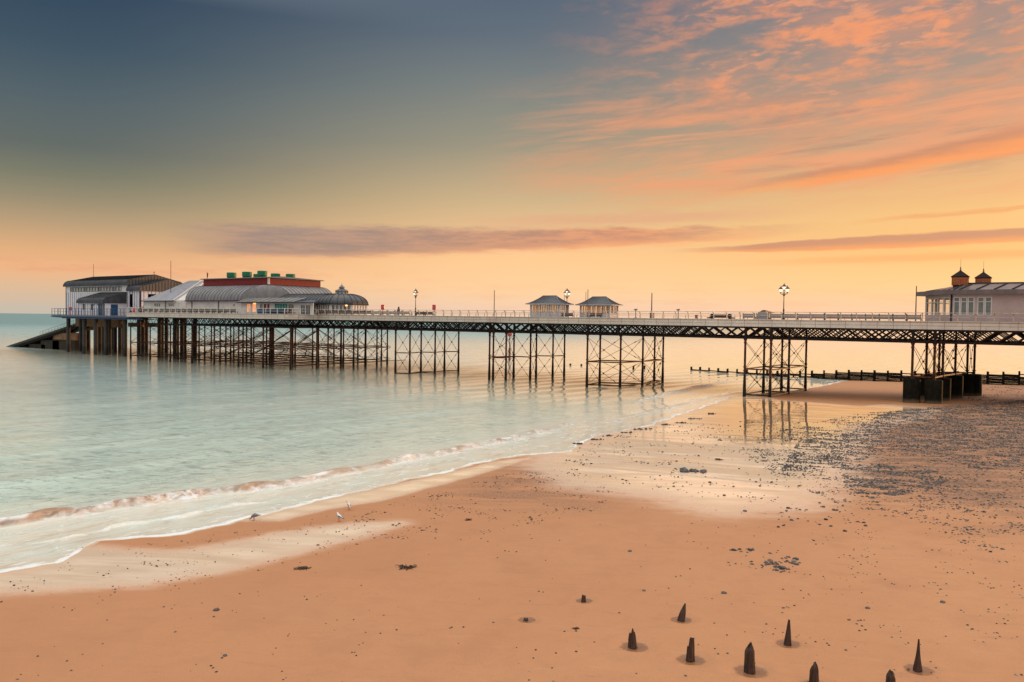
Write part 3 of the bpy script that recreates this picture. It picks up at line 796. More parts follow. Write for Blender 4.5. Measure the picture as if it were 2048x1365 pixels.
m = MB(); fascia(m, (HX1, 0), (X_END, 0), (0, -1)); m.build('fascia', M_FASC, pier)
m = MB(); fascia(m, (X_END, PW), (HX1, PW), (0, 1)); m.build('fascia', M_FASC, pier)
m = MB(); fascia(m, (HX0, HY0), (HX1, HY0), (0, -1)); m.build('fascia', M_FASC, pier)
m = MB(); fascia(m, (HX1, HY0), (HX1, 0), (1, 0)); m.build('fascia', M_FASC, pier)
m = MB(); fascia(m, (HX1, PW), (HX1, HY1), (1, 0)); fascia(m, (HX1, HY1), (HX0, HY1), (0, 1)); m.build('fascia', M_FASC, pier)


def lattice(y, x0, x1, pitch, single=False, w=.2):
    """girder with top and bottom chords and crossing flat bars, in the plane y"""
    g = MB(); zt, zb_ = 10.84, ZC
    g.box(x0, x1, y - .16, y + .16, zt - .24, zt); g.box(x0, x1, y - .2, y + .2, zb_, zb_ + .1); g.box(x0, x1, y - .06, y + .06, zb_ + .1, zb_ + .3)
    nb = max(1, round((x1 - x0) / pitch)); s = (x1 - x0) / nb
    for k in range(nb):
        a = x0 + k * s; c = a + s
        if single:
            mid = (a + c) / 2
            g.bar((a, y - .05, zt - .2), (mid, y - .05, zb_ + .2), .06, w, (0, 1, 0)); g.bar((mid, y + .05, zb_ + .2), (c, y + .05, zt - .2), .06, w, (0, 1, 0))
        else:
            g.bar((a, y - .07, zb_ + .2), (c, y - .07, zt - .2), w, .07, (0, 1, 0)); g.bar((a, y + .07, zt - .2), (c, y + .07, zb_ + .2), w, .07, (0, 1, 0))
    return g


COLUMN = MB(); COLUMN.lathe(0, 0, [(.26, -2), (.25, 1.2), (.22, 2.2), (.19, 3.1), (.175, 3.9), (.25, 3.95), (.25, 4.1), (.18, 4.14), (.18, 4.5), (.25, 4.54), (.25, 4.68), (.172, 4.72), (.168, 8.2), (.23, 8.3), (.23, 8.42), (.17, 8.5), (.2, 8.7), (.3, 8.95)], 12)
col_me = None


def column(x, y, parent, z0=0.0):
    global col_me
    if col_me is None:
        ob = COLUMN.build('column', M_COL, None, True); col_me = ob.data
    else:
        ob = bpy.data.objects.new('column', col_me); col.objects.link(ob)
    ob.parent = parent; ob.location = Vector((x, y, 0)) - base_of(parent)
    return ob


def rod(g, a, b, r=.035, ring=True):
    a = Vector(a); b = Vector(b); g.tube(a, b, r, 5)
    q = a.lerp(b, .86); g.tube(a.lerp(b, .82), a.lerp(b, .88), r * 2.2, 5)
    return g


def bay(g, p, q, z0, z1, r=.035):
    (x0, y0), (x1, y1) = p[:2], q[:2]
    d = Vector((x1 - x0, y1 - y0, 0)).normalized() * .3
    a0 = Vector((x0, y0, z0)) + d; a1 = Vector((x1, y1, z0)) - d; b0 = Vector((x0, y0, z1)) + d; b1 = Vector((x1, y1, z1)) - d
    rod(g, a0, b1, r); rod(g, b0, a1, r)
    mid = (a0 + b1) / 2
    n_ = d.cross(Vector((0, 0, 1))).normalized() * .04
    g.tube(mid - n_, mid + n_, .16, 8)


def trestle(cols, beams, zlow=.25, pads=False, loc=None, low=True, lower=True):
    cx = sum(c[0] for c in cols) / len(cols); cy = sum(c[1] for c in cols) / len(cols)
    g = MB()
    for i, j in beams:
        p, q = cols[i], cols[j]
        zb_ = 8.3; zm = 4.3
        bay(g, p, q, zm + .2 if lower else zlow + .3, zb_)
        if lower:
            g.bar((p[0], p[1], zm), (q[0], q[1], zm), .12, .2)
            bay(g, p, q, zlow + .3, zm - .2)
        if low: g.bar((p[0], p[1], zlow), (q[0], q[1], zlow), .16, .2)
    tr = g.build('trestle', M_COL, pier)
    # the trestle mesh sits at its own foot
    off = Vector((cx, cy, 0)) - base_of(pier)
    tr.data.transform(Matrix.Translation(-off)); tr.location = off
    for c in cols:
        k = column(c[0], c[1], tr)
        if pads:
            f = FOOT if not FOOT_ME else None
            if not FOOT_ME:
                ob = FOOT.build('footing', M_FOOT, None, True); FOOT_ME.append(ob.data)
            else:
                ob = bpy.data.objects.new('footing', FOOT_ME[0]); col.objects.link(ob)
            ob.parent = tr; ob.location = Vector((c[0], c[1], c[2] if len(c) > 2 else 0)) - Vector((cx, cy, 0))
            k.location.z = 0
    return tr


FOOT = MB(); FOOT.lathe(0, 0, [(1.1, -1.), (1.1, 3.9), (1.07, 4.0), (1.0, 4.05), (.2, 4.06)], 24); FOOT_ME = []
M_FOOT = bpy.data.materials.new('mossy_concrete'); M_FOOT.use_nodes = True
_t = NT(M_FOOT.node_tree); _b = M_FOOT.node_tree.nodes['Principled BSDF']; _p = _t.pos(); _z = _t.sep(_p)[2]
_n = _t.noise(_p, 1.2, 5, .65); _n2 = _t.noise(_t.vm('MULTIPLY', _p, (2, 2, .4)), 2.5, 4, .6)
_c = _t.mix(_t.ss(_n, .4, .62), (.0045, .004, .003, 1), (.011, .009, .004, 1))
_c = _t.mix(_t.m('MULTIPLY', _t.ss(_n2, .5, .7), .6), _c, (.02, .016, .006, 1))
_c = _t.mix(_t.ss(_t.m('ADD', _z, _t.m('MULTIPLY', _n, .5)), 1.7, 1.0), _c, (.12, .085, .05, 1))
_t.put(_b.inputs['Base Color'], _c); _b.inputs['Roughness'].default_value = .8; _b.inputs['Specular IOR Level'].default_value = .1; _t.put(_b.inputs['Normal'], _t.bump(_n2, .6, .06))

# girders of the approach: spans from bent to bent
for y, w in ((.12, .2), (6, .16), (12, .16), (17.88, .18)):
    lattice(y, HX1, X_END, 2.02, False, w).build('lattice_girder', M_IRON, pier)
# upright stiffeners at the bents are part of the near and far girders' posts
b824 = [(ax(1825, 0, 720), 0), (ax(1869, 0, 720), 0), (ax(1853, 7.5, 720), 7.5), (ax(1886, 5.5, 720), 5.5), (ax(1878.5, 15, 720), 15), (ax(1911, 12, 720), 12), (ax(1935, 17.4, 720), 17.4), (ax(1949, 18, 720) , 18.)]
b490 = [(ax(1490, 0, 720), 0), (ax(1541.5, 0, 720), 0), (ax(1528, 8.6, 720), 8.6), (ax(1578, 8.6, 720), 8.6), (ax(1564, 17.2, 720), 17.2), (ax(1612, 17.2, 720), 17.2)]
b172 = [(ax(1174.5, 0, 720), 0), (ax(1241, 1.2, 720), 1.2), (ax(1200, 5.5, 720), 5.5), (ax(1285.5, 8.5, 720), 8.5), (ax(1309, 17.4, 720), 17.4), (ax(1326, 16.8, 720), 16.8)]
b980 = [(ax(979, 0, 720), 0), (ax(1012, 0, 720), 0), (ax(1027.6, 6, 720), 6), (ax(1060.8, 6, 720), 6), (ax(1072.5, 12, 720), 12), (ax(1105.7, 13.5, 720), 13.5), (ax(1128.7, 17.5, 720), 17.5), (ax(986.5, -1.6, 720), -1.6)]
b790 = [(ax(791, 0, 720), 0), (ax(819.6, 1, 720), 1.), (ax(842, 6.5, 720), 6.5), (ax(870, 8, 720), 8), (ax(889, 12.5, 720), 12.5), (ax(917, 15, 720), 15)]
t_ = [trestle(b490, [(0, 1), (2, 3), (4, 5), (0, 2), (2, 4), (1, 3), (3, 5)], .35),
      trestle(b172, [(0, 2), (2, 3), (0, 1), (1, 3), (3, 4), (3, 5), (4, 5)], .3),
      trestle(b980, [(7, 1), (1, 2), (0, 2), (2, 3), (3, 4), (4, 5), (5, 6)], .12, low=False),
      trestle(b790, [(0, 1), (1, 2), (2, 3), (3, 4), (4, 5)], .12)]
foots = [(x, y, float(beach_z(x, y)) * 0 + .75) for x, y in b824]
trestle([(x, y, -.06 + (.1 if y > 10 else 0)) for x, y in b824], [(0, 1), (2, 3), (4, 5), (0, 2), (2, 4), (1, 3), (3, 5), (5, 6), (6, 7), (4, 6)], 4.3, pads=True, lower=False)
for b_ in (b824, b490, b172, b980, b790):
    for q_, (x, y) in enumerate(b_):
        m = MB()
        if q_ < 2: m.box(x - .17, x + .17, -.06 + min(y, 0), .3 + max(0, min(y, .2)), ZC, 10.86)
        else: m.box(x - .13, x + .13, y - .14, y + .14, ZC - .05, 10.86)
        m.build('girder_post', M_IRON, pier)
# the small bastion by the second bent
bx0 = ax(975, 0)
m = MB(); m.prism([(bx0 - .3, -.1), (bx0 + .2, -2.2), (bx0 + 1.3, -2.2), (bx0 + 2.2, -.1)], 10.9, 11.98); m.build('refuge', M_FASC, pier)

# pier head: eight lines of columns
HXS = [-196 + 8.75 * k for k in range(8)]
HYS = [-8.6, -.8, 7, 15, 22.5, 28.5]
for y, sg, w in ((HY0 + .4, True, .09), (-.8, False, .14), (7, False, .14), (15, False, .14), (22.5, False, .14), (28.5, False, .14)):
    lattice(y, HX0 + .3, HX1 - .2, 2.4 if sg else 2.1, sg, w).build('lattice_girder', M_IRON, pier)
for i, hx in enumerate(HXS):
    ys = HYS if i < 7 else [-8.6, -1.2, 2.2, 6.2, 10, 13.8, 17.5, 21.2]
    cols_ = [(hx + .15 * math.sin(i * 3 + j), y) for j, y in enumerate(ys)]
    bm_ = [(j, j + 1) for j in range(len(cols_) - 1)]
    tr = trestle(cols_, bm_, .9)
# long bracing between the lines
m = MB()
for y in HYS[:5]:
    for z, h_ in ((4.3, .16), (.95, .14), (1.6, .08)):
        m.bar((HXS[0], y, z), (HXS[-1], y, z), .1, h_)
    for a, b_ in zip(HXS, HXS[1:]):
        bay(m, (a, y), (b_, y), 4.5, 8.3, .035); bay(m, (a, y), (b_, y), 1.2, 4.1, .035)
rod(m, (HXS[-1], -8.6, 4.3), (ax(640, 0), -.6, 8.6), .09); rod(m, (HXS[-2], -8.6, 4.3), (HXS[-1], -8.6, 8.5), .08)
for hx in HXS:
    m.bar((hx, -8.6, .95), (hx, 28, .95), .1, .14)
m.build('bracing', M_IRON, pier)
m = MB(); m.box(HX1 - .12, HX1 + .12, HY0 + .3, 22, ZC, ZC + .22); m.box(HX1 - .12, HX1 + .12, HY0 + .3, 22, 10.6, 10.86)
for k in range(7):
    ya, yb = HY0 + .4 + k * 4.4, HY0 + 4.8 + k * 4.4
    m.bar((HX1 - .05, ya, ZC + .1), (HX1 - .05, yb, 10.7), .09, .1); m.bar((HX1 + .06, ya, 10.7), (HX1 + .06, yb, ZC + .1), .09, .1)
m.build('end_girder', M_IRON, pier)
# rotate nothing: everything above stands in the pier's own frame

# ------------------------------------------------------------------ railings


def railing(name, path, z0, pitch, label, mat_, post_w=.07, bow=0, h=1.08, mid=(.55,), out=(0, -1), inst='post', panes=None, closed=False):
    """posts at even spacing along a polyline with a top and middle rails"""
    root = thing(name, (path[0][0], path[0][1], z0), label, 'railing')
    pts = []
    for (x0, y0), (x1, y1) in zip(path, path[1:]):
        L_ = math.hypot(x1 - x0, y1 - y0); n_ = max(1, round(L_ / pitch))
        for k in range(n_): pts.append((x0 + (x1 - x0) * k / n_, y0 + (y1 - y0) * k / n_))
    pts.append(path[-1])
    g = MB(); ox, oy = out[0] * bow, out[1] * bow
    for a, b_ in zip(path, path[1:]): g.tube((a[0] + ox, a[1] + oy, z0 + h), (b_[0] + ox, b_[1] + oy, z0 + h), .05, 6)
    g.build('top_rail', mat_, root, True)
    g = MB()
    for mz in mid:
        for a, b_ in zip(path, path[1:]): g.tube((a[0], a[1], z0 + h * mz), (b_[0], b_[1], z0 + h * mz), .03, 6)
    g.build('mid_rail', mat_, root, True)
    pm = MB()
    if bow:
        q = [(0, 0, 0), (0, 0, h * .5), (ox * .12, oy * .12, h * .72), (ox * .38, oy * .38, h * .9), (ox * .7, oy * .7, h * .98), (ox, oy, h)]
        for a, b_ in zip(q, q[1:]): pm.bar(a, b_, post_w, post_w * 1.1)
    else:
        pm.box(-post_w / 2, post_w / 2, -post_w / 2, post_w / 2, 0, h)
    me = None
    for (x, y) in pts[:100]:
        if me is None: ob = pm.build('post', mat_, None); me = ob.data
        else: ob = bpy.data.objects.new('post', me); col.objects.link(ob)
        ob.parent = root; ob.location = (x - path[0][0], y - path[0][1], 0)
    return root


zr = 12.0
railing('railing', [(HX1 + .4, -.04), (8, -.04)], zr, 2.1, 'cream railing of bowed posts along the near edge of the pier walkway', M_RAIL, .13, .6, 1.1, (.5,))
railing('railing', [(HX1 + .5, PW + .04), (8, PW + .04)], zr, 2.3, 'cream railing of bowed posts along the far edge of the pier walkway', M_RAIL, .12, .6, 1.0, (.5,), (0, 1))
railing('railing', [(HX0 + .2, HY0 - .04), (HX1 - .1, HY0 - .04), (HX1 - .1, -.3)], zr, 2.35, 'white railing along the front of the wide pier head before the pavilion', M_CREAM, .12, 0, 1.15, (.5,))
# ------------------------------------------------------------------ lifeboat station on its own piles
def wall_run(name, p, q, z0, z1, openings, mat_, parent, t=.25, frame=None, pane=None, fw=.09, mull=None, proud=.0, wname='window'):
    """upright wall from p to q (outside on the right hand of p->q turned clockwise) with real openings [(a, b, zlo, zhi)];
    each opening gets a window part with a frame and a pane"""
    P = Vector((p[0], p[1], 0)); Q = Vector((q[0], q[1], 0)); u = (Q - P).normalized(); L_ = (Q - P).length
    nrm = Vector((u.y, -u.x, 0))        # outward
    g = MB()

    def slab(a, b, lo, hi, d0=0, d1=t, gg=None):
        gg = gg or g
        if b - a < 1e-3 or hi - lo < 1e-3: return
        c = [P + u * a - nrm * d0, P + u * b - nrm * d0, P + u * b - nrm * d1, P + u * a - nrm * d1]
        gg.hexa([(v.x, v.y, lo) for v in c], [(v.x, v.y, hi) for v in c])
    ops = sorted(openings); cur = 0
    for (a, b, lo, hi, *r) in ops:
        slab(cur, a, z0, z1); slab(a, b, z0, lo); slab(a, b, hi, z1); cur = b
    slab(cur, L_, z0, z1)
    w = g.build(name, mat_, parent)
    for (a, b, lo, hi, *r) in ops:
        o = r[0] if r else {}
        fg = MB(); f = o.get('fw', fw); d0, d1 = -.03, t * .6
        slab(a, b, lo, lo + f, d0, d1, fg); slab(a, b, hi - f, hi, d0, d1, fg); slab(a, a + f, lo + f, hi - f, d0, d1, fg); slab(b - f, b, lo + f, hi - f, d0, d1, fg)
        for k in range(1, o.get('nx', 1)):
            c = a + (b - a) * k / o['nx']; slab(c - f * .4, c + f * .4, lo + f, hi - f, d0 + .01, d1, fg)
        if 'tz' in o: slab(a + f, b - f, o['tz'] - f * .4, o['tz'] + f * .4, d0 + .012, d1 - .01, fg)
        wo = fg.build(o.get('name', wname), o.get('frame', frame or M_WHITE), parent)
        if o.get('label'): wo['label'] = o['label']
        pg = MB(); slab(a + f * .7, b - f * .7, lo + f * .7, hi - f * .7, t * .25, t * .25 + .03, pg)
        pg.build('pane', o.get('pane', pane or M_GLASS), wo)
    return w


def arc_eave(y0, z0, run, rise, ridge_y, ridge_z, n=7):
    """roof profile: quarter round eave then a straight slope up to the ridge"""
    pr = []
    for k in range(n + 1):
        a = PI / 2 * k / n; pr.append((y0 + run * (1 - math.cos(a)), z0 + rise * math.sin(a)))
    pr.append((ridge_y, ridge_z))
    return pr


def roof_along_x(g, prof, x0, x1, t=.12, seams=None, seam_mb=None, sw=.07, sh=.07):
    g.shell([[(x0, y, z) for y, z in prof], [(x1, y, z) for y, z in prof]], t)
    if seam_mb is not None:
        k = x0 + seams * .5
        while k < x1:
            for (ya, za), (yb, zb_) in zip(prof, prof[1:]): seam_mb.bar((k, ya, za + .02), (k, yb, zb_ + .02), sw, sh)
            k += seams


M_BLIND = mat('blind_pane', (.42, .4, .3), .3, c2=(.3, .29, .23), scale=.6, bump=0)
lx0 = ax(132, 3, 600); lx1 = ax(253.5, 3, 600)
ext1 = ax(281, 3, 600)
ann0 = ax(157, -3.5, 610)
LY = 3.0; LD = 17.5
lb = thing('lifeboat_station', (lx0 + 16, LY, 11.0), 'white panelled lifeboat station with dark curved metal roofs at the seaward end', 'building')
# main hall
strip = []
x = ax(140.5, LY, 575) - lx0; xe = ax(243.5, LY, 575) - lx0; nw = 18; s_ = (xe - x) / nw
for k in range(nw): strip.append((x + k * s_ + .06, x + (k + 1) * s_ - .06, 18.05, 19.45, {'pane': M_BLIND if k % 5 else M_GLASSG, 'frame': M_NAVY, 'fw': .13}))
for k in (6, 9): pass
wall_run('wall', (lx0, LY), (lx1, LY), 11.0, 20.0, strip, M_WHITE2, lb)
wall_run('wall', (lx0, LY + LD), (lx0, LY + .001), 11.0, 20.0, [], M_WHITE2, lb)
g = MB(); g.box(lx0, lx1, LY + LD - .2, LY + LD, 11, 20); g.build('wall', M_WHITE2, lb)
# battens of the cladding
g = MB(); x = lx0 + .5
while x < lx1: g.box(x - .05, x + .05, LY - .06, LY, 11, 17.9); x += 1.13
x = lx1 + .4
while x < ext1: g.box(x - .05, x + .05, LY - .06, LY, 11, 18.2); x += 1.2
g.build('cladding_batten', mat('plum_batten', (.06, .035, .1), .5), lb)
g = MB(); g.box(ext1 - .25, ext1 + .05, LY - .1, LY + .1, 11, 18.4); g.box(lx0 - .05, lx0 + .12, LY - .09, LY + .1, 11, 20); g.build('corner_trim', M_NAVY, lb)
pr = arc_eave(LY - .6, 19.8, 1.9, 1.75, LY + 8.6, 23.2)
pr2 = pr + [(2 * (LY + 8.6) - y, z) for y, z in pr[::-1][1:]]
g = MB(); s = MB(); roof_along_x(g, pr2, lx0 - .7, lx1 + .3, .14, .6, s, .06, .06)
rf = g.build('roof', M_SLATE, lb); s.build('roof_rib', M_SEAM, rf)
# far hipped end and sheeted gable toward the land
g = MB(); y0 = LY - .4
g.extr([(lx1 + .02, y, z - .16) for y, z in pr2], (.22, 0, 0)); gb = g.build('gable', M_TAUPE, lb)
s = MB(); y = LY + .6
while y < LY + 16.6:
    zt = np.interp(y, [q[0] for q in pr2], [q[1] for q in pr2]); s.box(lx1 + .24, lx1 + .3, y - .05, y + .05, 19.2, zt - .25); y += .95
s.build('gable_rib', M_SEAM, gb)
# lower extension on the land side
ops = [(ax(260, LY) - lx1, ax(265.5, LY) - lx1, 17.1, 18.0, {'frame': M_NAVY}), (ax(260, LY) - lx1, ax(265.5, LY) - lx1, 12.4, 13.6, {'frame': M_NAVY})]
wall_run('wall', (lx1, LY), (ext1, LY), 11.0, 18.4, ops, M_WHITE2, lb)
ops = [(2.2, 4.6, 17.2, 18.3, {'frame': M_NAVY}), (2.2, 4.6, 12.2, 14.6, {'frame': M_NAVY})]
wall_run('wall', (ext1, LY), (ext1, LY + LD), 11.0, 18.4, ops, M_WHITE2, lb)
g = MB(); y = LY + 1.0
while y < LY + LD: g.box(ext1, ext1 + .06, y - .05, y + .05, 11, 18.2); y += 2.3
g.build('cladding_batten', MATS['plum_batten'], lb)
pe = arc_eave(LY - .5, 18.2, 1.5, 1.5, LY + 8.4, 21.75); pe2 = pe + [(2 * (LY + 8.4) - y, z) for y, z in pe[::-1][1:]]
g = MB(); s = MB(); roof_along_x(g, pe2, lx1 + .32, ext1 + .3, .12, .6, s, .06, .06); rf = g.build('roof', M_SLATE, lb); s.build('roof_rib', M_SEAM, rf)
g = MB(); g.extr([(ext1 + .02, y, z - .14) for y, z in pe2], (.24, 0, 0)); gb = g.build('gable', M_TAUPE, lb)
s = MB(); y = LY + .6
while y < LY + 16.4:
    zt = np.interp(y, [q[0] for q in pe2], [q[1] for q in pe2]); s.box(ext1 + .26, ext1 + .32, y - .05, y + .05, 18.2, zt - .22); y += .95
s.build('gable_rib', M_SEAM, gb)
# annex in front
AY = -3.5
ops = [(ax(p0, AY) - ann0, ax(p1, AY) - ann0, 12.6, 14.3, {'frame': M_NAVY, 'pane': M_GLASSG}) for p0, p1 in ((165.5, 170), (182, 186.5))]
ann1 = lx1 - 5.0
ax1 = lx1 - .2
ops += [(ax(196.5, AY) - ann0, ax(206, AY) - ann0, 11.05, 14.4, {'frame': M_BLUE, 'pane': M_GLASSG, 'nx': 3, 'fw': .16, 'name': 'door', 'label': 'blue framed door under the arch'})]
wall_run('wall', (ann0, AY), (ax1, AY), 11.0, 14.8, ops, M_WHITE2, lb)
wall_run('wall', (ax1, AY), (ax1, LY), 11.0, 14.8, [(2.0, 4.0, 11.05, 14.2, {'frame': M_BLUE, 'pane': M_BLUE, 'name': 'door', 'label': 'plain blue side door'})], M_WHITE2, lb)
g = MB(); x = ann0 + .3
while x < ax1: g.box(x - .04, x + .04, AY - .05, AY, 11, 14.7); x += 1.2
g.build('cladding_batten', MATS['plum_batten'], lb)
pa = arc_eave(AY - .5, 14.6, 1.6, 1.55, LY - .07, 17.8)
g = MB(); s = MB(); roof_along_x(g, pa, ann0 - .4, ax1 + .3, .12, .6, s, .05, .05); rf = g.build('roof', M_SLATE, lb); s.build('roof_rib', M_SEAM, rf)
g = MB(); g.extr([(ax1 + .02, y, z - .14) for y, z in pa] + [(ax1 + .02, LY - .07, 14.6)], (.24, 0, 0)); g.build('gable', M_SLATE, lb)
g = MB(); xc = (ax(187.5, AY) + ax(209, AY)) / 2; rr = (ax(209, AY) - ax(187.5, AY)) / 2
arc = [(xc + rr * .62 * math.cos(PI * k / 12), AY - .9, 12.9 + rr * .5 * math.sin(PI * k / 12)) for k in range(13)]
g.path(arc, .09, 6); g.tube(arc[0], (arc[0][0], AY - .9, 11), .09, 6); g.tube(arc[-1], (arc[-1][0], AY - .9, 11), .09, 6); g.build('arch', M_BLUE, lb)
# aerials
g = MB(); px_, pz_ = at(187, 551, LY + 8.6); g.tube((px_, LY + 8.6, 23), (px_, LY + 8.6, at(187, 529, LY + 8.6)[1]), .06, 5); g.build('aerial', M_POLE, lb)
g = MB(); g.tube((lx1 - .5, LY + 8.6, 23.1), (lx1 - .5, LY + 8.6, 24.2), .05, 5); g.box(lx1 - .8, lx1 - .2, LY + 8.5, LY + 8.7, 23.75, 23.85); g.build('weather_vane', M_IRON, lb)

# platform, piles
plx = ax(103.5, -5, 628)
pf = thing('lifeboat_platform', (plx + 24, 8, 0), 'blue edged platform on thick ribbed piles beneath the white lifeboat station', 'platform')
edge_ = [(plx, -5), (HX0 - .05, -5), (HX0 - .05, 24), (lx0 - 4, 24), (lx0 - 4, 1.5), (plx, -1.0)]
g = MB(); g.prism([(x, y) for x, y in edge_], 10.6, 11.0); g.build('deck', M_DECK, pf)
g = MB()
g.bar((plx - .1, -5.12, 10.62), (HX0 - .25, -5.12, 10.62), .22, .34); g.bar((plx - .14, -5.0, 10.62), (plx - .14, -1.0, 10.62), .2, .34)
g.bar((plx + 5, -4.4, 10.2), (HX0 - .3, -4.4, 10.2), .3, .3); g.build('edge_beam', M_BLUE, pf)
g = MB(); x = plx + .6
while x < HX0 - 1: g.bar((x, -4.9, 10.5), (x, 0, 10.2), .14, .2); x += 2.2
g.build('bracket', M_IRON, pf)
PILE = MB(); prof_ = [(.56, -2.5)]
z = -.5
while z < 10.2:
    prof_ += [(.56, z), (.6, z + .06), (.6, z + .16), (.56, z + .22)]; z += .44
prof_ += [(.56, 10.5)]
PILE.lathe(0, 0, prof_, 16)
M_PILE = bpy.data.materials.new('ribbed_pile'); M_PILE.use_nodes = True
_t = NT(M_PILE.node_tree); _b = M_PILE.node_tree.nodes['Principled BSDF']; _p = _t.pos(); _z = _t.sep(_p)[2]; _n = _t.noise(_p, 1.1, 4, .6)
_c = _t.mix(_t.ss(_n, .4, .65), (.035, .032, .028, 1), (.055, .04, .028, 1)); _c = _t.mix(_t.ss(_t.m('ADD', _z, _n), 3.4, 2.2), _c, (.012, .01, .008, 1))
_t.put(_b.inputs['Base Color'], _c); _b.inputs['Roughness'].default_value = .6; _b.inputs['Metallic'].default_value = 0
pile_me = None
pil = [(ax(p_, y_, 690), y_) for p_, y_ in ((137, 0), (169, -3), (191.5, -3), (212, -3), (250, -2.5), (162, 4), (219.5, 4), (177, 9), (200, 8), (207, 12), (230, 8), (240, 9), (245, 14), (278, 8), (286, 13), (293, 17), (319, 9), (324, 13), (333, 17), (350, 7), (354, 12), (364, 12), (369, 17), (390, 13), (225, 18))]
for (x, y) in pil:
    if pile_me is None: ob = PILE.build('pile', M_PILE, None, True); pile_me = ob.data
    else: ob = bpy.data.objects.new('pile', pile_me); col.objects.link(ob)
    ob.parent = pf; ob.location = Vector((x, y, 0)) - base_of(pf)
def crosshead(x0, x1, y, z0, z1, w=1.3):
    g = MB(); n_ = 8; p = []
    for k in range(n_ + 1): p.append((x0 - w / 2 * math.sin(PI * k / n_), y - w / 2 * math.cos(PI * k / n_)))
    for k in range(n_ + 1): p.append((x1 + w / 2 * math.sin(PI * k / n_), y + w / 2 * math.cos(PI * k / n_)))
    g.prism(p, z0, z1); g.build('crosshead', M_CONC, pf)
crosshead(ax(158, 5, 650), ax(240, 5, 650), 5, 7.6, 10.4, 2.0)
crosshead(ax(145, 9, 660), ax(190, 9, 660), 9, 6.4, 7.59, 1.6)
crosshead(ax(180, 14, 660), ax(246, 14, 660), 14, 7.9, 10.4, 1.8)
crosshead(ax(262, 10, 655), ax(283, 10, 655), 10, 7.8, 9.0, 1.6)
crosshead(ax(296, 14, 655), ax(311, 14, 655), 14, 7.8, 9.0, 1.6)
railing('railing', [(plx, -1.0), (plx, -4.95), (HX0 - .2, -4.95)], 11.0, 1.65, 'blue railing with upright posts around the lifeboat platform edge', M_BLUE, .1, 0, 1.9, (.08, .55))

# slipway going down into the sea
sy0, sy1 = 4.5, 9.0
sxt, szt = at(154, 650, sy0); sxb, szb = at(14, 696, sy0)
sl_ = thing('slipway', (sxb, (sy0 + sy1) / 2, 0), 'dark stepped lifeboat slipway running down into the sea with handrail', 'slipway')
zs = lambda x: szt + (x - sxt) * (szt - szb) / (sxt - sxb)
g = MB(); g.hexa([(sxb - 5, sy0, zs(sxb - 5) - .9), (sxt, sy0, zs(sxt) - .9), (sxt, sy1, zs(sxt) - .9), (sxb - 5, sy1, zs(sxb - 5) - .9)], [(sxb - 5, sy0, zs(sxb - 5)), (sxt, sy0, zs(sxt)), (sxt, sy1, zs(sxt)), (sxb - 5, sy1, zs(sxb - 5))]); g.build('ramp', M_IRON, sl_)
g = MB(); x = sxb
while x < sxt: g.box(x, x + .5, sy0 - .5, sy0 + .6, zs(x) - .3, zs(x) + .5); x += 1.05
g.build('step', mat('wet_step', (.05, .055, .04), .6), sl_)
g = MB()
hx0 = ax(83, sy0, 660); hx1 = ax(152, sy0, 640)
for h_ in (.75, 1.5): g.bar((hx0, sy0 - .45, zs(hx0) + h_), (hx1, sy0 - .45, zs(hx1) + h_), .06)
x = hx0
while x <= hx1: g.bar((x, sy0 - .45, zs(x)), (x, sy0 - .45, zs(x) + 1.5), .06); x += 1.9
g.build('handrail', M_POLE, sl_)
for p0, p1, y, zt in ((105, 150, 5.2, 5.4), (82, 118, 5.2, 3.6), (58, 90, 5.2, 2.0), (34, 62, 5.2, .8)):
    g = MB(); xa, xb_ = ax(p0, y, 685), ax(p1, y, 685); zt = min(zs(xa) - .7, zt + 2)
    g.box(xa, xb_, y, y + 3.2, -2, max(zs(xa) - .85, .1)); g.build('support', mat('slip_concrete', (.015, .012, .007), .8, c2=(.04, .028, .012), scale=.5), sl_)
g = MB(); xa, xb_ = ax(107, 4.8, 670), ax(152, 4.8, 670)
n_ = 8; p = [(xa - .8 * math.sin(PI * k / n_), 6.4 - 1.5 * math.cos(PI * k / n_)) for k in range(n_ + 1)] + [(xb_, 7.9), (xb_, 4.9)]
g.prism(p, 3.2, 5.4); g.build('pier_cap', M_CONC, sl_)

# ------------------------------------------------------------------ pavilion theatre
pv = thing('pavilion', (-165, 12, ZD), 'long white pier pavilion with ribbed grey barrel roof and red clerestory', 'pavilion')
# stage block with steep grey slope
FYs = -1.0
sx0 = ax(288, FYs, 610); sx1 = ax(349, FYs, 610)
def win_row(px0, px1, n_, zlo, zhi, base, y):
    x0 = ax(px0, y, 610) - base; x1 = ax(px1, y, 610) - base; s = (x1 - x0) / n_
    return [(x0 + k * s + .05, x0 + (k + 1) * s - .05, zlo, zhi, {'pane': M_GLASSG, 'fw': .07}) for k in range(n_)]
ops = win_row(308, 321, 3, 13.6, 14.5, sx0, FYs) + win_row(336.5, 348, 3, 13.6, 14.5, sx0, FYs)
sx1b = ax(372, FYs, 610)
ops += [(ax(356, FYs) - sx0, ax(362, FYs) - sx0, 11.9, 14.6, {'name': 'door', 'pane': M_WHITE, 'label': 'white stage door'})]
wall_run('wall', (sx0, FYs), (sx1b, FYs), ZD, 15.2, ops, M_WHITE, pv)
wall_run('wall', (sx0, 14), (sx0, FYs + .001), ZD, 15.2, [], M_WHITE, pv)
rx0 = ax(379.5, 7.2, 560); rx1 = ax(405, 7.2, 560); zr0 = 20.8
g = MB(); g.shell([[(sx0 - .5, FYs - .6, 15.15), (sx1 + .4, FYs - .6, 15.15)], [(rx0, 7.2, zr0), (rx1, 7.2, zr0)]], .16)
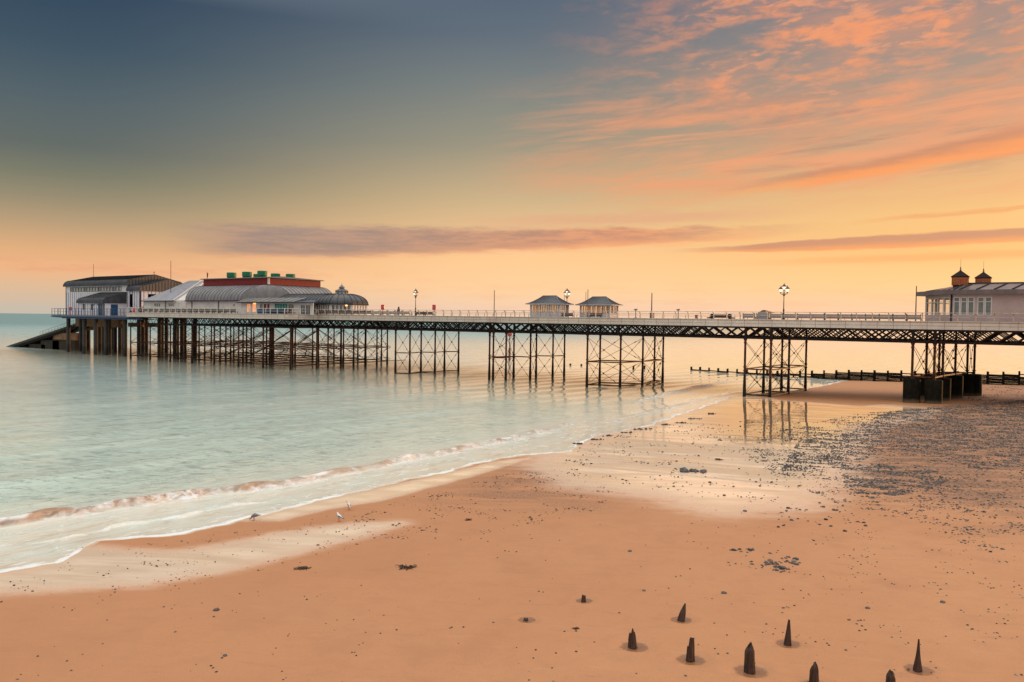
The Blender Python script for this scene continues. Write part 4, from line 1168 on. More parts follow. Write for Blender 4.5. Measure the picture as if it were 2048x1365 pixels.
g.shell([[(sx0 - .5, FYs - .6, 15.15), (rx0, 7.2, zr0)], [(sx0 - .5, 15.0, 15.15), (rx0, 7.6, zr0)]][::-1], .16)
g.shell([[(rx0, 7.2, zr0), (rx1, 7.2, zr0)], [(sx0 - .5, 15.0, 15.15), (sx1 + .4, 15, 15.15)]], .16); rf = g.build('roof', mat('pale_sheet_roof', (.27, .265, .29), .5, c2=(.21, .2, .22), scale=.3, bump=.03), pv)
s = MB()
for k in range(9):
    f = k / 8; s.bar((sx0 + (sx1 - sx0) * f, FYs - .58, 15.17), (rx0 + (rx1 - rx0) * f, 7.2, zr0 + .03), .04, .05)
s.build('roof_rib', M_ZINC, rf)
g = MB(); g.bar((sx0 - .6, FYs - .7, 15.08), (sx1 + .5, FYs - .7, 15.08), .22, .2); gx = ax(328, FYs - .7, 610); g.tube((gx, FYs - .35, 15.0), (gx, FYs - .35, 11.9), .1, 8); g.build('gutter', M_SEAM, pv)
# white gable verge and cheek
g = MB(); g.extr([(sx1 + .42, FYs - .6, 15.0), (rx1 + .05, 7.2, zr0 - .1), (rx1 + .05, 7.2, 15.0)], (.25, 0, 0)); g.bar((sx1 + .5, FYs - .62, 15.25), (rx1 + .1, 7.2, zr0 + .12), .3, .3); g.build('gable', M_WHITE, pv)
g = MB(); g.hexa([(sx1 + .7, FYs + .05, 15.2), (sx1b + 1.5, FYs + .05, 15.2), (rx1 + 1, 7.2, 15.2), (rx1, 7.2, 15.2)], [(sx1 + .7, FYs + .1, 15.3), (sx1b - .5, FYs + .1, 15.3), (rx1 + 1, 7.2, 20.2), (rx1, 7.2, 20.2)]); g.build('parapet', M_WHITE, pv)

# main hall: cloister-vault roof round a red clerestory
bx0_, cY = ax(373.6, FYs, 602), 4.0
c0x, c1x = ax(407, cY, 563), ax(537, cY, 563)
fx1 = ax(484, FYs, 602)
chx, chy = c1x + 5.0, 6.7
BY = 20.5
ZE, ZT = 15.15, 19.1
def vault(a0, a1, b0, b1, name='roof', nseg=9, ribs=8, t=.14, mat_=None, ex=1.0, rib_m=None):
    """curved facet from the eave line a0-a1 up to the top line b0-b1 (each (x,y)); quarter ellipse"""
    rows = []
    for k in range(nseg + 1):
        a = PI / 2 * k / nseg; f = 1 - math.cos(a); h_ = ZE + (ZT - ZE) * math.sin(a)
        rows.append([((1 - f) * p[0] + f * q[0], (1 - f) * p[1] + f * q[1], h_) for p, q in ((a0, b0), (a1, b1))])
    g = MB(); g.shell(rows, t); g.smooth = True; o = g.build(name, mat_ or M_ZINC, pv)
    s = MB()
    for j in range(ribs + 1):
        w = j / ribs
        pts = [tuple((1 - w) * c + w * e for c, e in zip(*r)) for r in rows]
        pts = [(x, y, z + .04) for x, y, z in pts]
        for p, q in zip(pts, pts[1:]): s.bar(p, q, .05, .06)
    s.build('roof_rib', rib_m or M_SEAM, o)
    return o
vault((bx0_, FYs - .4), (fx1, FYs - .4), (c0x, cY), (c1x, cY), ribs=17)
vault((fx1, FYs - .4), (chx + .3, chy), (c1x, cY), (c1x, cY + .02), ribs=2, mat_=mat('pale_zinc', (.2, .19, .185), .5, c2=(.14, .13, .13), scale=.5, stretch=(1, 1, .2), metal=.2), rib_m=M_ZINC)
vault((chx + .3, chy), (chx + .3, BY), (c1x, cY), (c1x, BY), ribs=12)
g = MB(); g.extr([(bx0_ + .05, FYs - .3 + (cY - FYs + .3) * (1 - math.cos(PI / 2 * k / 9)), ZE + (ZT - ZE) * math.sin(PI / 2 * k / 9) - .1) for k in range(10)] + [(bx0_ + .05, cY, ZE)], (-.3, 0, 0)); g.build('gable', M_ZINC, pv)
# clerestory
g = MB(); g.box(c0x, c1x, cY, BY, ZT - .3, 20.75); g.build('clerestory', M_RED, pv)
g = MB(); g.box(c1x - .05, c1x + .3, cY - .28, cY + .2, ZT + .1, 20.7); g.build('downpipe', M_WHITE, pv)
g = MB()
ym = (cY + BY) / 2
g.hexa([(c0x - .8, cY - .7, 20.76), (c1x + .9, cY - .7, 20.76), (c1x + .9, BY + .7, 20.76), (c0x - .8, BY + .7, 20.76)], [(c0x - .6, cY - .4, 20.98), (c1x + .5, cY - .4, 20.98), (c1x + .5, BY + .4, 20.98), (c0x - .6, BY + .4, 20.98)])
g.hexa([(c0x, cY, 20.98), (c1x, cY, 20.98), (c1x, BY, 20.98), (c0x, BY, 20.98)], [(c0x + 1, ym - 1, 21.55), (c1x - 4, ym - 1, 21.55), (c1x - 4, ym + 1, 21.55), (c0x + 1, ym + 1, 21.55)])
g.build('clerestory_roof', mat('felt_roof', (.09, .065, .055), .7), pv)
VENT = MB(); VENT.lathe(0, 0, [(1.05, 0), (1.1, .1), (1.1, .35), (1.2, .4), (1.2, 1.45), (1.12, 1.55), (.2, 1.6)], 20)
vm_ = None
for px_, y_, zb_ in ((463, 6.5, 21.0), (494, 6.5, 21.05), (524.5, 6.5, 21.15), (516, 15, 21.1), (551, 14, 21.0), (581, 16.5, 20.95)):
    if vm_ is None: ob = VENT.build('roof_vent', M_GREEN, None, True); vm_ = ob.data
    else: ob = bpy.data.objects.new('roof_vent', vm_); col.objects.link(ob)
    ob.parent = pv; ob.location = Vector((ax(px_, y_, 555), y_, zb_)) - base_of(pv)
# front wall under the barrel
ops = [(ax(413, FYs) - bx0_, ax(418.5, FYs) - bx0_, 11.9, 14.5, {'name': 'door', 'pane': M_WHITE, 'label': 'white fire door'}), (ax(466.5, FYs) - bx0_, ax(469.5, FYs) - bx0_, 13.7, 14.4, {'pane': M_SEAM})]
wall_run('wall', (bx0_, FYs), (fx1, FYs), ZD, 15.1, ops, M_WHITE, pv)
g = MB(); g.bar((bx0_ - .3, FYs - .5, 15.08), (fx1 + .2, FYs - .5, 15.08), .24, .22)
for px_ in (384.5, 437.5): g.tube((ax(px_, FYs), FYs - .15, 15), (ax(px_, FYs), FYs - .15, 11.9), .09, 8)
g.build('gutter', M_NAVY, pv)
# lean-to with shop fronts round the corner
SY = -2.6
s0 = ax(482, SY, 615); s1 = ax(590, SY, 615); s2 = ax(631, .8, 615)
def op(p0, p1, lo, hi, y=SY, base=s0, **k): return (ax(p0, y, 615) - base, ax(p1, y, 615) - base, lo, hi, k)
lit = {'pane': M_LIT}
ops = [op(493.5, 501.5, 12.3, 14.35, pane=M_LIT, nx=2), op(504, 512.5, 12.3, 14.35, pane=M_LIT), op(519.5, 526, 12.3, 14.35, pane=M_GLASSG), op(527, 533, 12.3, 14.35, pane=M_RED), op(534, 539.5, 12.3, 14.35, pane=M_RED),
       op(549, 575.5, 12.3, 14.4, pane=M_TEAL, nx=5, label='wide teal shutter window'), op(576.5, 588, 12.3, 14.3, pane=M_GLASS, nx=2)]
wall_run('wall', (s0, SY), (s1, SY), ZD, 14.75, ops, M_WHITE, pv)
wall_run('wall', (s0, FYs), (s0, SY + .001), ZD, 14.75, [], M_WHITE, pv)
wl = (ax(601, SY, 615), ax(610.5, SY, 615), ax(611.5, SY, 615), ax(621, SY, 615))
wall_run('wall', (s1, SY), (ax(626, SY, 615), SY), ZD, 14.6, [(wl[0] - s1, wl[1] - s1, 11.9, 14.1, {'nx': 2, 'name': 'door'}), (wl[2] - s1, wl[3] - s1, 11.9, 14.1, {'nx': 2, 'name': 'door'})], M_WHITE, pv)
g = MB(); g.shell([[(s0 - .5, SY - .7, 14.75), (s1, SY - .7, 14.75)], [(s0 + .5, FYs + .3, 15.75), (s1, FYs + 1.6, 15.75)]], .12); cp = g.build('canopy', M_LEAD, pv)
s = MB()
for k in range(9):
    f = k / 8; s.bar((s0 - .5 + (s1 - s0 + .5) * f, SY - .7, 14.79), (s0 + .5 + (s1 - s0 - .5) * f, FYs + .3 + 1.3 * f, 15.79), .18, .05)
s.build('glazing_bar', M_CREAM, cp)
g = MB(); g.shell([[(s1 + .02, SY - .7, 14.7), (ax(632, SY), SY - .7, 14.6)], [(s1 + .02, 2.0, 15.3), (ax(634, 2), 2.0, 15.2)]], .14); g.build('canopy', mat('blue_grey_felt', (.045, .06, .085), .5), pv)
g = MB(); g.bar((s0 - .6, SY - .75, 14.6), (ax(632, SY), SY - .75, 14.55), .12, .14); g.build('gutter', M_SEAM, pv)
# domed bar at the end of the pavilion
dc = (-137.8, 9.0); ra = 5.8; hs = ra * math.tan(PI / 8)
d0x = -152
DZ = 14.5
plan = [(d0x, dc[1] - ra), (dc[0] - hs, dc[1] - ra), (dc[0] + hs, dc[1] - ra), (dc[0] + ra, dc[1] - hs), (dc[0] + ra, dc[1] + hs), (dc[0] + hs, dc[1] + ra), (d0x, dc[1] + ra)]
for a, b_, nwin in ((1, 2, 6), (2, 3, 5), (3, 4, 5), (4, 5, 4)):
    p_, q_ = plan[a], plan[b_]; L_ = math.hypot(q_[0] - p_[0], q_[1] - p_[1]); s = (L_ - .5) / nwin
    wall_run('wall', p_, q_, ZD, DZ, [(.25 + k * s + .06, .25 + (k + 1) * s - .06, 12.6, 14.25, {'pane': M_CLEAR if a >= 3 else (M_GLASSG if k % 3 else M_GLASS), 'fw': .09}) for k in range(nwin)], M_WHITE, pv)
p_, q_ = plan[0], plan[1]
wall_run('wall', (p_[0] + 6, p_[1]), q_, ZD, DZ, [(2.2 + k * .95, 2.2 + k * .95 + .8, 12.4, 14.2, {'pane': M_GLASS}) for k in range(5)], M_WHITE, pv)
g = MB(); s = MB(); top = 16.95; rt = 1.5
def ring(f, h_):
    k = 1 - f
    return [(dc[0] + (x - dc[0]) * (rt / ra + (1 - rt / ra) * k) * 1.05, dc[1] + (y - dc[1]) * (rt / ra + (1 - rt / ra) * k) * 1.05, h_) for x, y in plan[1:6]]
rows = []
for k in range(9):
    a = PI / 2 * k / 8; f = 1 - math.cos(a); rows.append(ring(f, DZ - .05 + (top - DZ) * math.sin(a)))
full = []
for r in rows:   # extend west to the hall
    full.append([(d0x - 1.0, r[0][1], r[0][2])] + r + [(d0x - 1.0, r[-1][1], r[-1][2])])
g.shell(full, .12); g.poly([full[-1][k] for k in range(7)]); dm = g.build('dome_roof', mat('dark_lead_dome', (.036, .039, .047), .42, c2=(.06, .056, .057), scale=.6, metal=.3, bump=.04), pv, True)
def along(fr_i, w):
    return [tuple((1 - w) * c + w * e for c, e in zip(r[fr_i], r[fr_i + 1])) for r in full]
for fi, ws in ((0, [k / 11 for k in range(12)]), (1, (0, .25, .5, .75, 1)), (2, (.33, .66, 1)), (3, (.33, .66, 1)), (4, (.33, .66, 1))):
    for w in ws:
        pt = along(fi, w)
        for p, q in zip(pt, pt[1:]): s.bar((p[0], p[1], p[2] + .03), (q[0], q[1], q[2] + .03), .08, .08)
s.build('roof_rib', M_SEAM, dm)
g = MB(); pp = [(x * 1.0, y) for x, y in plan[1:6]]
for p, q in zip(full[0][1:], full[0][2:]): g.bar((p[0], p[1], DZ - .08), (q[0], q[1], DZ - .08), .25, .16)
g.build('gutter', M_SEAM, pv)
cu = MB(); cu.lathe(dc[0], dc[1], [(1.25, top - .1), (1.25, top + .62)], 8); cuo = cu.build('cupola', M_WHITE, pv)
cu = MB()
for k in range(8):
    a = 2 * PI * k / 8; cu.bar((dc[0] + 1.25 * math.cos(a), dc[1] + 1.25 * math.sin(a), top + .12), (dc[0] + 1.25 * math.cos(a), dc[1] + 1.25 * math.sin(a), top + .56), .42, .25)
cu.build('louver', M_GLASSG, cuo)
cu = MB(); cu.lathe(dc[0], dc[1], [(1.65, top + .6), (1.65, top + .68), (.95, top + 1.0), (.6, top + 1.22), (.6, top + 1.42), (.76, top + 1.42), (.76, top + 1.48), (.36, top + 1.78), (.09, top + 2.05), (.05, top + 2.15), (.02, top + 2.6)], 8); cu.build('cupola_roof', M_LEAD, cuo)
# lamps on the wall
g = MB(); x = ax(508.5, SY - .2, 608); g.box(x - .35, x + .35, SY - .25, SY - .04, 14.25, 14.5); g.build('wall_lamp', M_BULB, pv)
mid = ((plan[2][0] * .25 + plan[3][0] * .75), (plan[2][1] * .25 + plan[3][1] * .75))
g = MB(); g.lathe(mid[0] + .12, mid[1] - .14, [(.1, 13.95), (.28, 14.0), (.28, 14.2), (.1, 14.3)], 10); g.build('wall_lamp', M_BULB, pv)
# red flag on its staff over the clerestory
fl = thing('flag', (ax(414, 8, 556), 8, 21.0), 'small dark red flag hanging on a thin staff above the red clerestory', 'flag')
x = fl.location.x; g = MB(); g.tube((x, 8, 21.0), (x, 8, 23.1), .05, 6); g.build('staff', M_POLE, fl)
g = MB(); g.loft([[(x + .05 + .09 * k + .05 * math.sin(k * 2), 8 + .06 * math.sin(k * 1.7), 22.9 - .05 * k), (x + .05 + .09 * k, 8.03 + .06 * math.sin(k * 1.7), 22.9 - .05 * k), (x + .05 + .06 * k, 8.03 + .08 * math.sin(k * 2), 21.3 + .12 * k), (x + .05 + .06 * k, 8 + .08 * math.sin(k * 2), 21.3 + .12 * k)] for k in range(6)]); g.build('cloth', M_RED, fl)

# ------------------------------------------------------------------ entrance building at the landward end
eb = thing('entrance_building', (10, 9, ZD), 'pink grey entrance building with white bay windows and two roof cupolas', 'building')
EY = 3.0
e0 = ax(1901.5, EY, 620); eL = ax(1850, 9.0, 620)
eY1 = 9.2
EW = X_END - 2
EH = 15.72
zlo, zhi, ztr = 12.85, 15.38, 14.72
p_, q_ = (eL, eY1), (e0, EY); L_ = math.hypot(q_[0] - p_[0], q_[1] - p_[1])
def bayops(L_, n_, a=.2):
    s = (L_ - 2 * a) / n_
    return [(a + k * s + .03, a + (k + 1) * s - .03, zlo, zhi, {'pane': M_CLEAR, 'tz': ztr, 'fw': .11}) for k in range(n_)]
wall_run('wall', p_, q_, ZD, EH, bayops(L_, 4), M_PINK, eb)
x1, x2, x3, x4 = (ax(v, EY, 620) - e0 for v in (1906, 1949, 1954, 1984))
s3 = (x2 - x1) / 3; s2 = (x4 - x3) / 2
ops = [(x1 + k * s3 + .03, x1 + (k + 1) * s3 - .03, zlo, zhi, {'pane': M_GLASSG, 'tz': ztr, 'fw': .12}) for k in range(3)] + [(x3 + k * s2 + .03, x3 + (k + 1) * s2 - .03, zlo, zhi, {'pane': M_GLASSG, 'tz': ztr, 'fw': .12}) for k in range(2)]
wall_run('wall', (e0, EY), (EW, EY), ZD, EH, ops, M_PINK, eb)
eB = 17.0
wall_run('wall', (e0, eB), (eL, eY1 + .6), ZD, EH, bayops(math.hypot(e0 - eL, eB - eY1 - .6), 4), M_PINK, eb)
wall_run('wall', (EW, eB), (e0, eB), ZD, EH, [(EW - e0 - 9.6 + k * 2.3, EW - e0 - 7.6 + k * 2.3, zlo, zhi, {'pane': M_CLEAR, 'tz': ztr, 'fw': .13}) for k in range(4)], M_PINK, eb)
g = MB(); g.box(EW - .2, EW, EY + .26, eB - .26, ZD, EH); g.build('wall', M_PINK, eb)
g = MB(); g.box(e0 + .5, EW - .3, 9.3, 9.5, ZD, EH); g.build('partition', M_PINK, eb)
g = MB(); g.prism([(eL + .3, eY1 + .3), (e0 + .1, EY + .3), (EW - .3, EY + .3), (EW - .3, eB - .3), (e0 + .1, eB - .3)], EH - .3, EH - .05); g.build('ceiling', M_WHITE, eb)
# eaves band and roof
o_ = .75
pl_ = [(eL - o_ - .5, (eY1 + eY1 + .6) / 2), (e0 - .25, EY - o_), (EW + .4, EY - o_), (EW + .4, eB + o_), (e0 - .25, eB + o_)]
g = MB(); g.prism(pl_, EH, EH + .62); eo = g.build('eaves', mat('eaves_board', (.1, .08, .085), .55, c2=(.17, .13, .12), scale=.25, stretch=(1, .2, .1)), eb)
zt0 = EH + .62; zt1 = 17.35; ry = (EY + eB) / 2
r0x = ax(1931, 7.0, 572)
rp = [(pl_[0][0] + 1.2, pl_[0][1]), (e0 + .3, EY - .3), (EW + .1, EY - .3), (EW + .1, eB + .3), (e0 + .3, eB + .3)]
tp = [(r0x, ry - .01), (r0x, 6.6), (EW - 1, 6.6), (EW - 1, 13.4), (r0x, 13.4)]
g = MB(); g.loft([[(x, y, zt0 + .003) for x, y in rp], [(x, y, zt1) for x, y in tp]]); er = g.build('roof', mat('lead_sheet', (.2, .165, .16), .25, c2=(.13, .11, .11), scale=.4, metal=.5, bump=.03), eb)
s = MB()
k = e0 + 1.0
while k < EW: s.bar((k, EY - .3, zt0 + .06), (k + 1.4, 6.6, zt1 + .05), .16, .12); k += 2.05
for w in (.2, .4, .6, .8):
    a = tuple((1 - w) * c + w * e for c, e in zip(rp[0], rp[1])); s.bar((a[0], a[1], zt0 + .04), (tp[0][0] * (1 - w) + tp[1][0] * w, tp[0][1] * (1 - w) + tp[1][1] * w, zt1 + .03), .12, .1)
for a, b_ in ((0, 0), (1, 1)): s.bar((rp[a][0], rp[a][1], zt0 + .06), (tp[b_][0], tp[b_][1], zt1 + .04), .14, .12)
s.bar((tp[1][0], 6.6, zt1 + .06), (EW - 1, 6.6, zt1 + .06), .2, .14); s.build('roof_rib', M_SEAM, er)
g = MB(); x = ax(1902.5, EY - .15, 610); g.tube((x, EY - .14, ZD), (x, EY - .14, EH), .1, 8); g.build('drainpipe', M_SEAM, eb)
def cupola(pxc, y, zb_, r_, hw, hr, tip):
    x = ax(pxc, y, 565)
    g = MB(); n_ = 6
    g.lathe(x, y, [(r_ * .9, zb_ - .3), (r_ * .9, zb_ + .25)], n_); c_ = g.build('cupola', M_SEAM, eb)
    g = MB(); g.lathe(x, y, [(r_, zb_ + .25), (r_, zb_ + hw)], n_); g.build('louver', M_TAN, c_)
    g = MB()
    for k in range(n_):
        a = 2 * PI * (k + .5) / n_; g.box(x + r_ * math.cos(a) - .07, x + r_ * math.cos(a) + .07, y + r_ * math.sin(a) - .07, y + r_ * math.sin(a) + .07, zb_ + .2, zb_ + hw)
        a2 = a + PI / n_; ap = r_ * math.cos(PI / n_)
        for q in range(5):
            zz = zb_ + .35 + q * (hw - .5) / 5; e = Vector((-math.sin(a2), math.cos(a2), 0)) * r_ * .42; c0_ = Vector((x + ap * math.cos(a2) * 1.01, y + ap * math.sin(a2) * 1.01, zz)); g.bar(c0_ - e, c0_ + e, .08, .05)
    g.build('frame', mat('cupola_post', (.3, .12, .05), .6), c_)
    g = MB(); g.lathe(x, y, [(r_ * 1.18, zb_ + hw), (r_ * 1.2, zb_ + hw + .1), (.1, zb_ + hw + hr)], n_); g.build('cupola_roof', mat('tarred_shingle', (.008, .006, .006), .75, c2=(.016, .011, .01), spec=.12), c_)
    g = MB(); g.lathe(x, y, [(.12, zb_ + hw + hr - .1), (.14, zb_ + hw + hr + .1), (.07, zb_ + hw + hr + .2), (.1, zb_ + hw + hr + .4), (.02, zb_ + hw + hr + .55), (.015, zb_ + hw + hr + tip)], 8); g.build('finial', M_POLE, c_)
cupola(1920.5, 6.6, 16.9, 1.1, 1.35, .95, 1.7)
cupola(1966.5, 12.4, 17.1, 1.05, 1.25, .9, 1.7)
# ------------------------------------------------------------------ shelters
M_SHR = mat('shelter_roof', (.03, .035, .05), .5, c2=(.055, .052, .056), scale=1.2, stretch=(1, 1, .3), bump=.05)
M_SHW = mat('shelter_white', (.55, .53, .53), .6, c2=(.47, .44, .44), scale=1)


def make_shelter():
    r = thing('shelter', (0, 0, 0), 'shelter', 'shelter', 'glazed shelters on the pier walkway')
    lx, ly = 6.3, 3.3
    hx, hy = lx / 2, ly / 2
    for (p, q, n) in (((-hx, -hy), (hx, -hy), 12), ((hx, -hy), (hx, hy), 5), ((hx, hy), (-hx, hy), 6), ((-hx, hy), (-hx, -hy), 3)):
        L_ = math.hypot(q[0] - p[0], q[1] - p[1]); s = (L_ - .3) / n
        o = [(.15 + k * s + .02, .15 + (k + 1) * s - .02, .98 if p[1] == q[1] == -hy or p[0] == q[0] == hx else .7, 2.5, {'fw': .05, 'pane': M_FROST if p[1] == q[1] == -hy else M_CLEAR, 'frame': M_SHW}) for k in range(n)]
        wall_run('wall', p, q, 0, 2.6, o, M_SHW, r, .14)
    for x, y in ((-hx, -hy), (hx, -hy), (hx, hy), (-hx, hy), (-hx / 3, -hy), (hx / 3, -hy), (-hx / 3, hy), (hx / 3, hy)):
        g = MB(); g.box(x - .11, x + .11, y - .11, y + .11, 0, 2.62); g.build('corner_post', M_SHW, r)
    rows = []
    e = .75
    for k in range(8):
        f = k / 7; c = f ** .8
        z = 2.62 + 1.55 * (f ** 1.45)
        ox = (hx + e) * (1 - f) + 1.45 * f; oy = (hy + e) * (1 - f) + .05 * f
        rows.append([(-ox, -oy, z), (ox, -oy, z), (ox, oy, z), (-ox, oy, z)])
    g = MB(); g.loft(rows); rf = g.build('roof', M_SHR, r)
    g = MB()
    for k in range(1, 17):
        w = k / 17
        for a, b in ((0, 1), (3, 2)):
            pt = [tuple((1 - w) * c + w * d for c, d in zip(q[a], q[b])) for q in rows]
            for p, q in zip(pt, pt[1:]): g.bar((p[0], p[1], p[2] + .015), (q[0], q[1], q[2] + .015), .05, .05)
    for k in range(1, 8):
        w = k / 8
        for a, b in ((1, 2), (0, 3)):
            pt = [tuple((1 - w) * c + w * d for c, d in zip(q[a], q[b])) for q in rows]
            for p, q in zip(pt, pt[1:]): g.bar((p[0], p[1], p[2] + .015), (q[0], q[1], q[2] + .015), .05, .05)
    for a in range(4):
        for p, q in zip([x[a] for x in rows], [x[a] for x in rows][1:]): g.bar((p[0], p[1], p[2] + .03), (q[0], q[1], q[2] + .03), .1, .08)
    g.bar((-1.5, 0, 4.2), (1.5, 0, 4.2), .16, .12)
    g.build('roof_rib', M_LEAD, rf)
    g = MB()
    for (x0, x1, y0, y1) in ((-hx - e - .03, hx + e + .03, -hy - e - .04, -hy - e + .04), (-hx - e - .03, hx + e + .03, hy + e - .04, hy + e + .04), (-hx - e - .04, -hx - e + .04, -hy - e + .045, hy + e - .045), (hx + e - .04, hx + e + .04, -hy - e + .045, hy + e - .045)): g.box(x0, x1, y0, y1, 2.5, 2.64)
    g.build('valance', M_SHW, r)
    return r


shp = make_shelter()
y = 5.0; xa = ax(1061.5, y, 620)
place(shp, True, (xa + 3.15, y + 1.65, ZD), 0, 'glazed shelter with slate grey hipped roof standing beside the middle street lamp')
y = 12.0; xa = ax(1161, y, 620)
place(shp, False, (xa + 3.15, y + 1.65, ZD), 0, 'glazed shelter with slate grey hipped roof behind two thin poles and a bench')

# ------------------------------------------------------------------ lamps
def lantern(parent, x, z, globe, y=0):
    g = MB(); g.lathe(x, y, [(.05, z - .14), (.12, z - .08), (.16, z), (.1, z + .02)], 10)
    o = g.build('lantern', M_LAMPP, parent)
    h = MB(); h.lathe(x, y, [(.1, z + .02), (.19, z + .14), (.27, z + .42), (.25, z + .48)], 10); h.build('globe', globe, o, True)
    h = MB(); h.lathe(x, y, [(.38, z + .46), (.3, z + .58), (.14, z + .76), (.06, z + .84), (.05, z + .92), (.015, z + 1.02)], 10); h.build('cap', M_LAMPP, o, True)


def make_lamp(globes):
    r = thing('street_lamp', (0, 0, 0), 'lamp', 'street lamp', 'three armed lamps on the pier')
    g = MB(); g.lathe(0, 0, [(.2, 0), (.2, .3), (.13, .4), (.12, 1.6), (.15, 1.65), (.08, 1.75), (.055, 3.7), (.12, 3.78), (.16, 3.9), (.08, 4.05), (.06, 4.3), (.05, 4.6)], 10); g.build('pole', M_LAMPP, r, True)
    for s in (-1, 1):
        g = MB(); pts = [(.0, 0, 3.95), (s * .22, 0, 3.98), (s * .5, 0, 4.06), (s * .66, 0, 4.1), (s * .68, 0, 4.22)]; g.path(pts, .045, 6)
        g.path([(0, 0, 4.3), (s * .15, 0, 4.25), (s * .3, 0, 4.02)], .03, 5); g.build('arm', M_LAMPP, r)
    lantern(r, 0, 4.72, globes[1]); lantern(r, -.68, 4.34, globes[0]); lantern(r, .68, 4.34, globes[2])
    return r


lp = make_lamp((M_GLOBE, M_GLOBE, M_CLEAR)); L1 = (ax(831, 2.0, 630), 2.0, ZD)
l2 = make_lamp((M_GLOBE, M_GLOBE, M_GLOBE))
place(lp, True, L1, R(-30), 'three armed street lamp with its right lantern unlit near the person')
place(l2, True, (ax(1133.5, 9.5, 630), 9.5, ZD), R(-30), 'three armed lit street lamp rising behind the shelter roof')
place(l2, False, (ax(1567, 2.2, 635), 2.2, ZD), R(-30), 'tallest looking lit street lamp beside the sheeted kiosk and pale benches')

# ------------------------------------------------------------------ bare poles
def pole(px, y, ptop, label, r=.07, mat_=M_POLE, z0=ZD, grp='bare poles on the pier'):
    x = ax(px, y, 610); zt = at(px, ptop, y)[1]
    t_ = thing('flagpole', (x, y, z0), label, 'pole', grp)
    g = MB(); g.lathe(x, y, [(r * 1.3, z0 + .12), (r * 1.2, z0 + 1), (r * .9, zt - .1), (r * .5, zt)], 8); g.build('mast', mat_, t_)
    g = MB(); g.lathe(x, y, [(r * 3, z0), (r * 3, z0 + .08), (r * 1.6, z0 + .18)], 8); g.build('base', M_IRON, t_)
    return t_


pole(988.5, .8, 581, 'thin dark bare pole on the deck above the second trestle, left of both shelters')
pole(1128.5, 9, 587, 'short thin pole just left of the middle street lamp', .04)
pole(1171.5, 16, 584, 'paler shorter one of two close poles at the left of the second shelter', .05)
pole(1175.5, .8, 579, 'darker taller one of two close poles before the second shelter', .06)
pole(1303.5, .8, 586, 'dark bare pole rising from a small grey bin beyond the second shelter', .085)
pole(1832, 2.5, 572, 'slim rusty pole just before the pink entrance building', .07)
pole(341.5, 2.0, 522, 'tall thin mast between the lifeboat station and the pavilion roof', .07)

# ------------------------------------------------------------------ lifebuoy boxes
def make_buoy():
    r = thing('lifebuoy_box', (0, 0, 0), 'x', 'lifebuoy', 'red lifebuoy boxes along the railings')
    g = MB(); g.box(-.05, .05, -.05, .05, 0, 1.5); g.build('post', M_IRON, r)
    g = MB(); n_ = 5; w, h, c = .36, .52, .16; pts = []
    for cx, cz, a0 in ((w - c, h - c, 0), (-w + c, h - c, 90), (-w + c, -h + c, 180), (w - c, -h + c, 270)):
        for k in range(n_ + 1): a = R(a0 + 90 * k / n_); pts.append((cx + c * math.cos(a), -.14, 1.82 + cz + c * math.sin(a)))
    g.extr(pts, (0, .28, 0)); b_ = g.build('housing', M_REDP, r)
    g = MB()
    for k in range(14):
        a, b2 = 2 * PI * k / 14, 2 * PI * (k + 1) / 14; g.bar((.19 * math.cos(a), -.16, 1.8 + .19 * math.sin(a)), (.19 * math.cos(b2), -.16, 1.8 + .19 * math.sin(b2)), .07, .04, (0, 1, 0))
    g.build('emblem', mat('pale_pink_mark', (.6, .3, .3), .5), b_)
    return r


bp_ = make_buoy()
for k, (px, y, z, lab) in enumerate(((765.5, .5, ZD, 'red lifebuoy box on a post beside the slatted benches, left of the person'), (868, .3, ZD, 'red lifebuoy box with pale ring mark right of the street lamp and dark benches'))):
    place(bp_, k == 0, (ax(px, y, 620), y, z), R(-8 if k else 12), lab)
sb = make_buoy(); place(sb, True, (ax(141, 1.5, 612), 1.5, 11.0), R(10), 'red lifebuoy box before the white lifeboat station wall', scale=1.05)
sb2 = thing('lifeboat_kiosk', (ax(290, 1.0, 612), 1.0, ZD), 'bright red rounded collecting box against the lifeboat station corner', 'kiosk')
x0 = ax(285, 1.0, 612); x1 = ax(293.5, 1.0, 612)
g = MB(); g.extr([(x0, .6, 11.85), (x1, .6, 11.85), (x1, .6, 13.1), ((x0 * .15 + x1 * .85), .6, 13.5), ((x0 * .85 + x1 * .15), .6, 13.5), (x0, .6, 13.1)], (0, .9, 0)); g.build('body', M_REDP, sb2)
g = MB(); g.box(x0 - .06, x1 + .06, .5, 1.6, 13.5, 13.58); g.build('lid', M_RED, sb2)
g = MB(); g.box(x0 + .3, x1 - .15, .55, .598, 13.0, 13.2); g.build('label_plate', M_WHITE, sb2)
# red bin behind the rail at the pier head corner
bn = thing('litter_bin', (ax(267.5, -8, 622), -8, ZD), 'round red litter bin behind the white rail, left of the long bench row', 'bin')
x = bn.location.x; g = MB(); g.lathe(x, -8, [(.34, ZD), (.36, ZD + .95), (.33, ZD + 1.0), (.2, ZD + 1.22), (.05, ZD + 1.25)], 14); g.build('body', M_REDP, bn, True)
g = MB(); g.lathe(x, -8, [(.375, ZD + .7), (.375, ZD + .78)], 14); g.build('band', M_WHITE, bn)

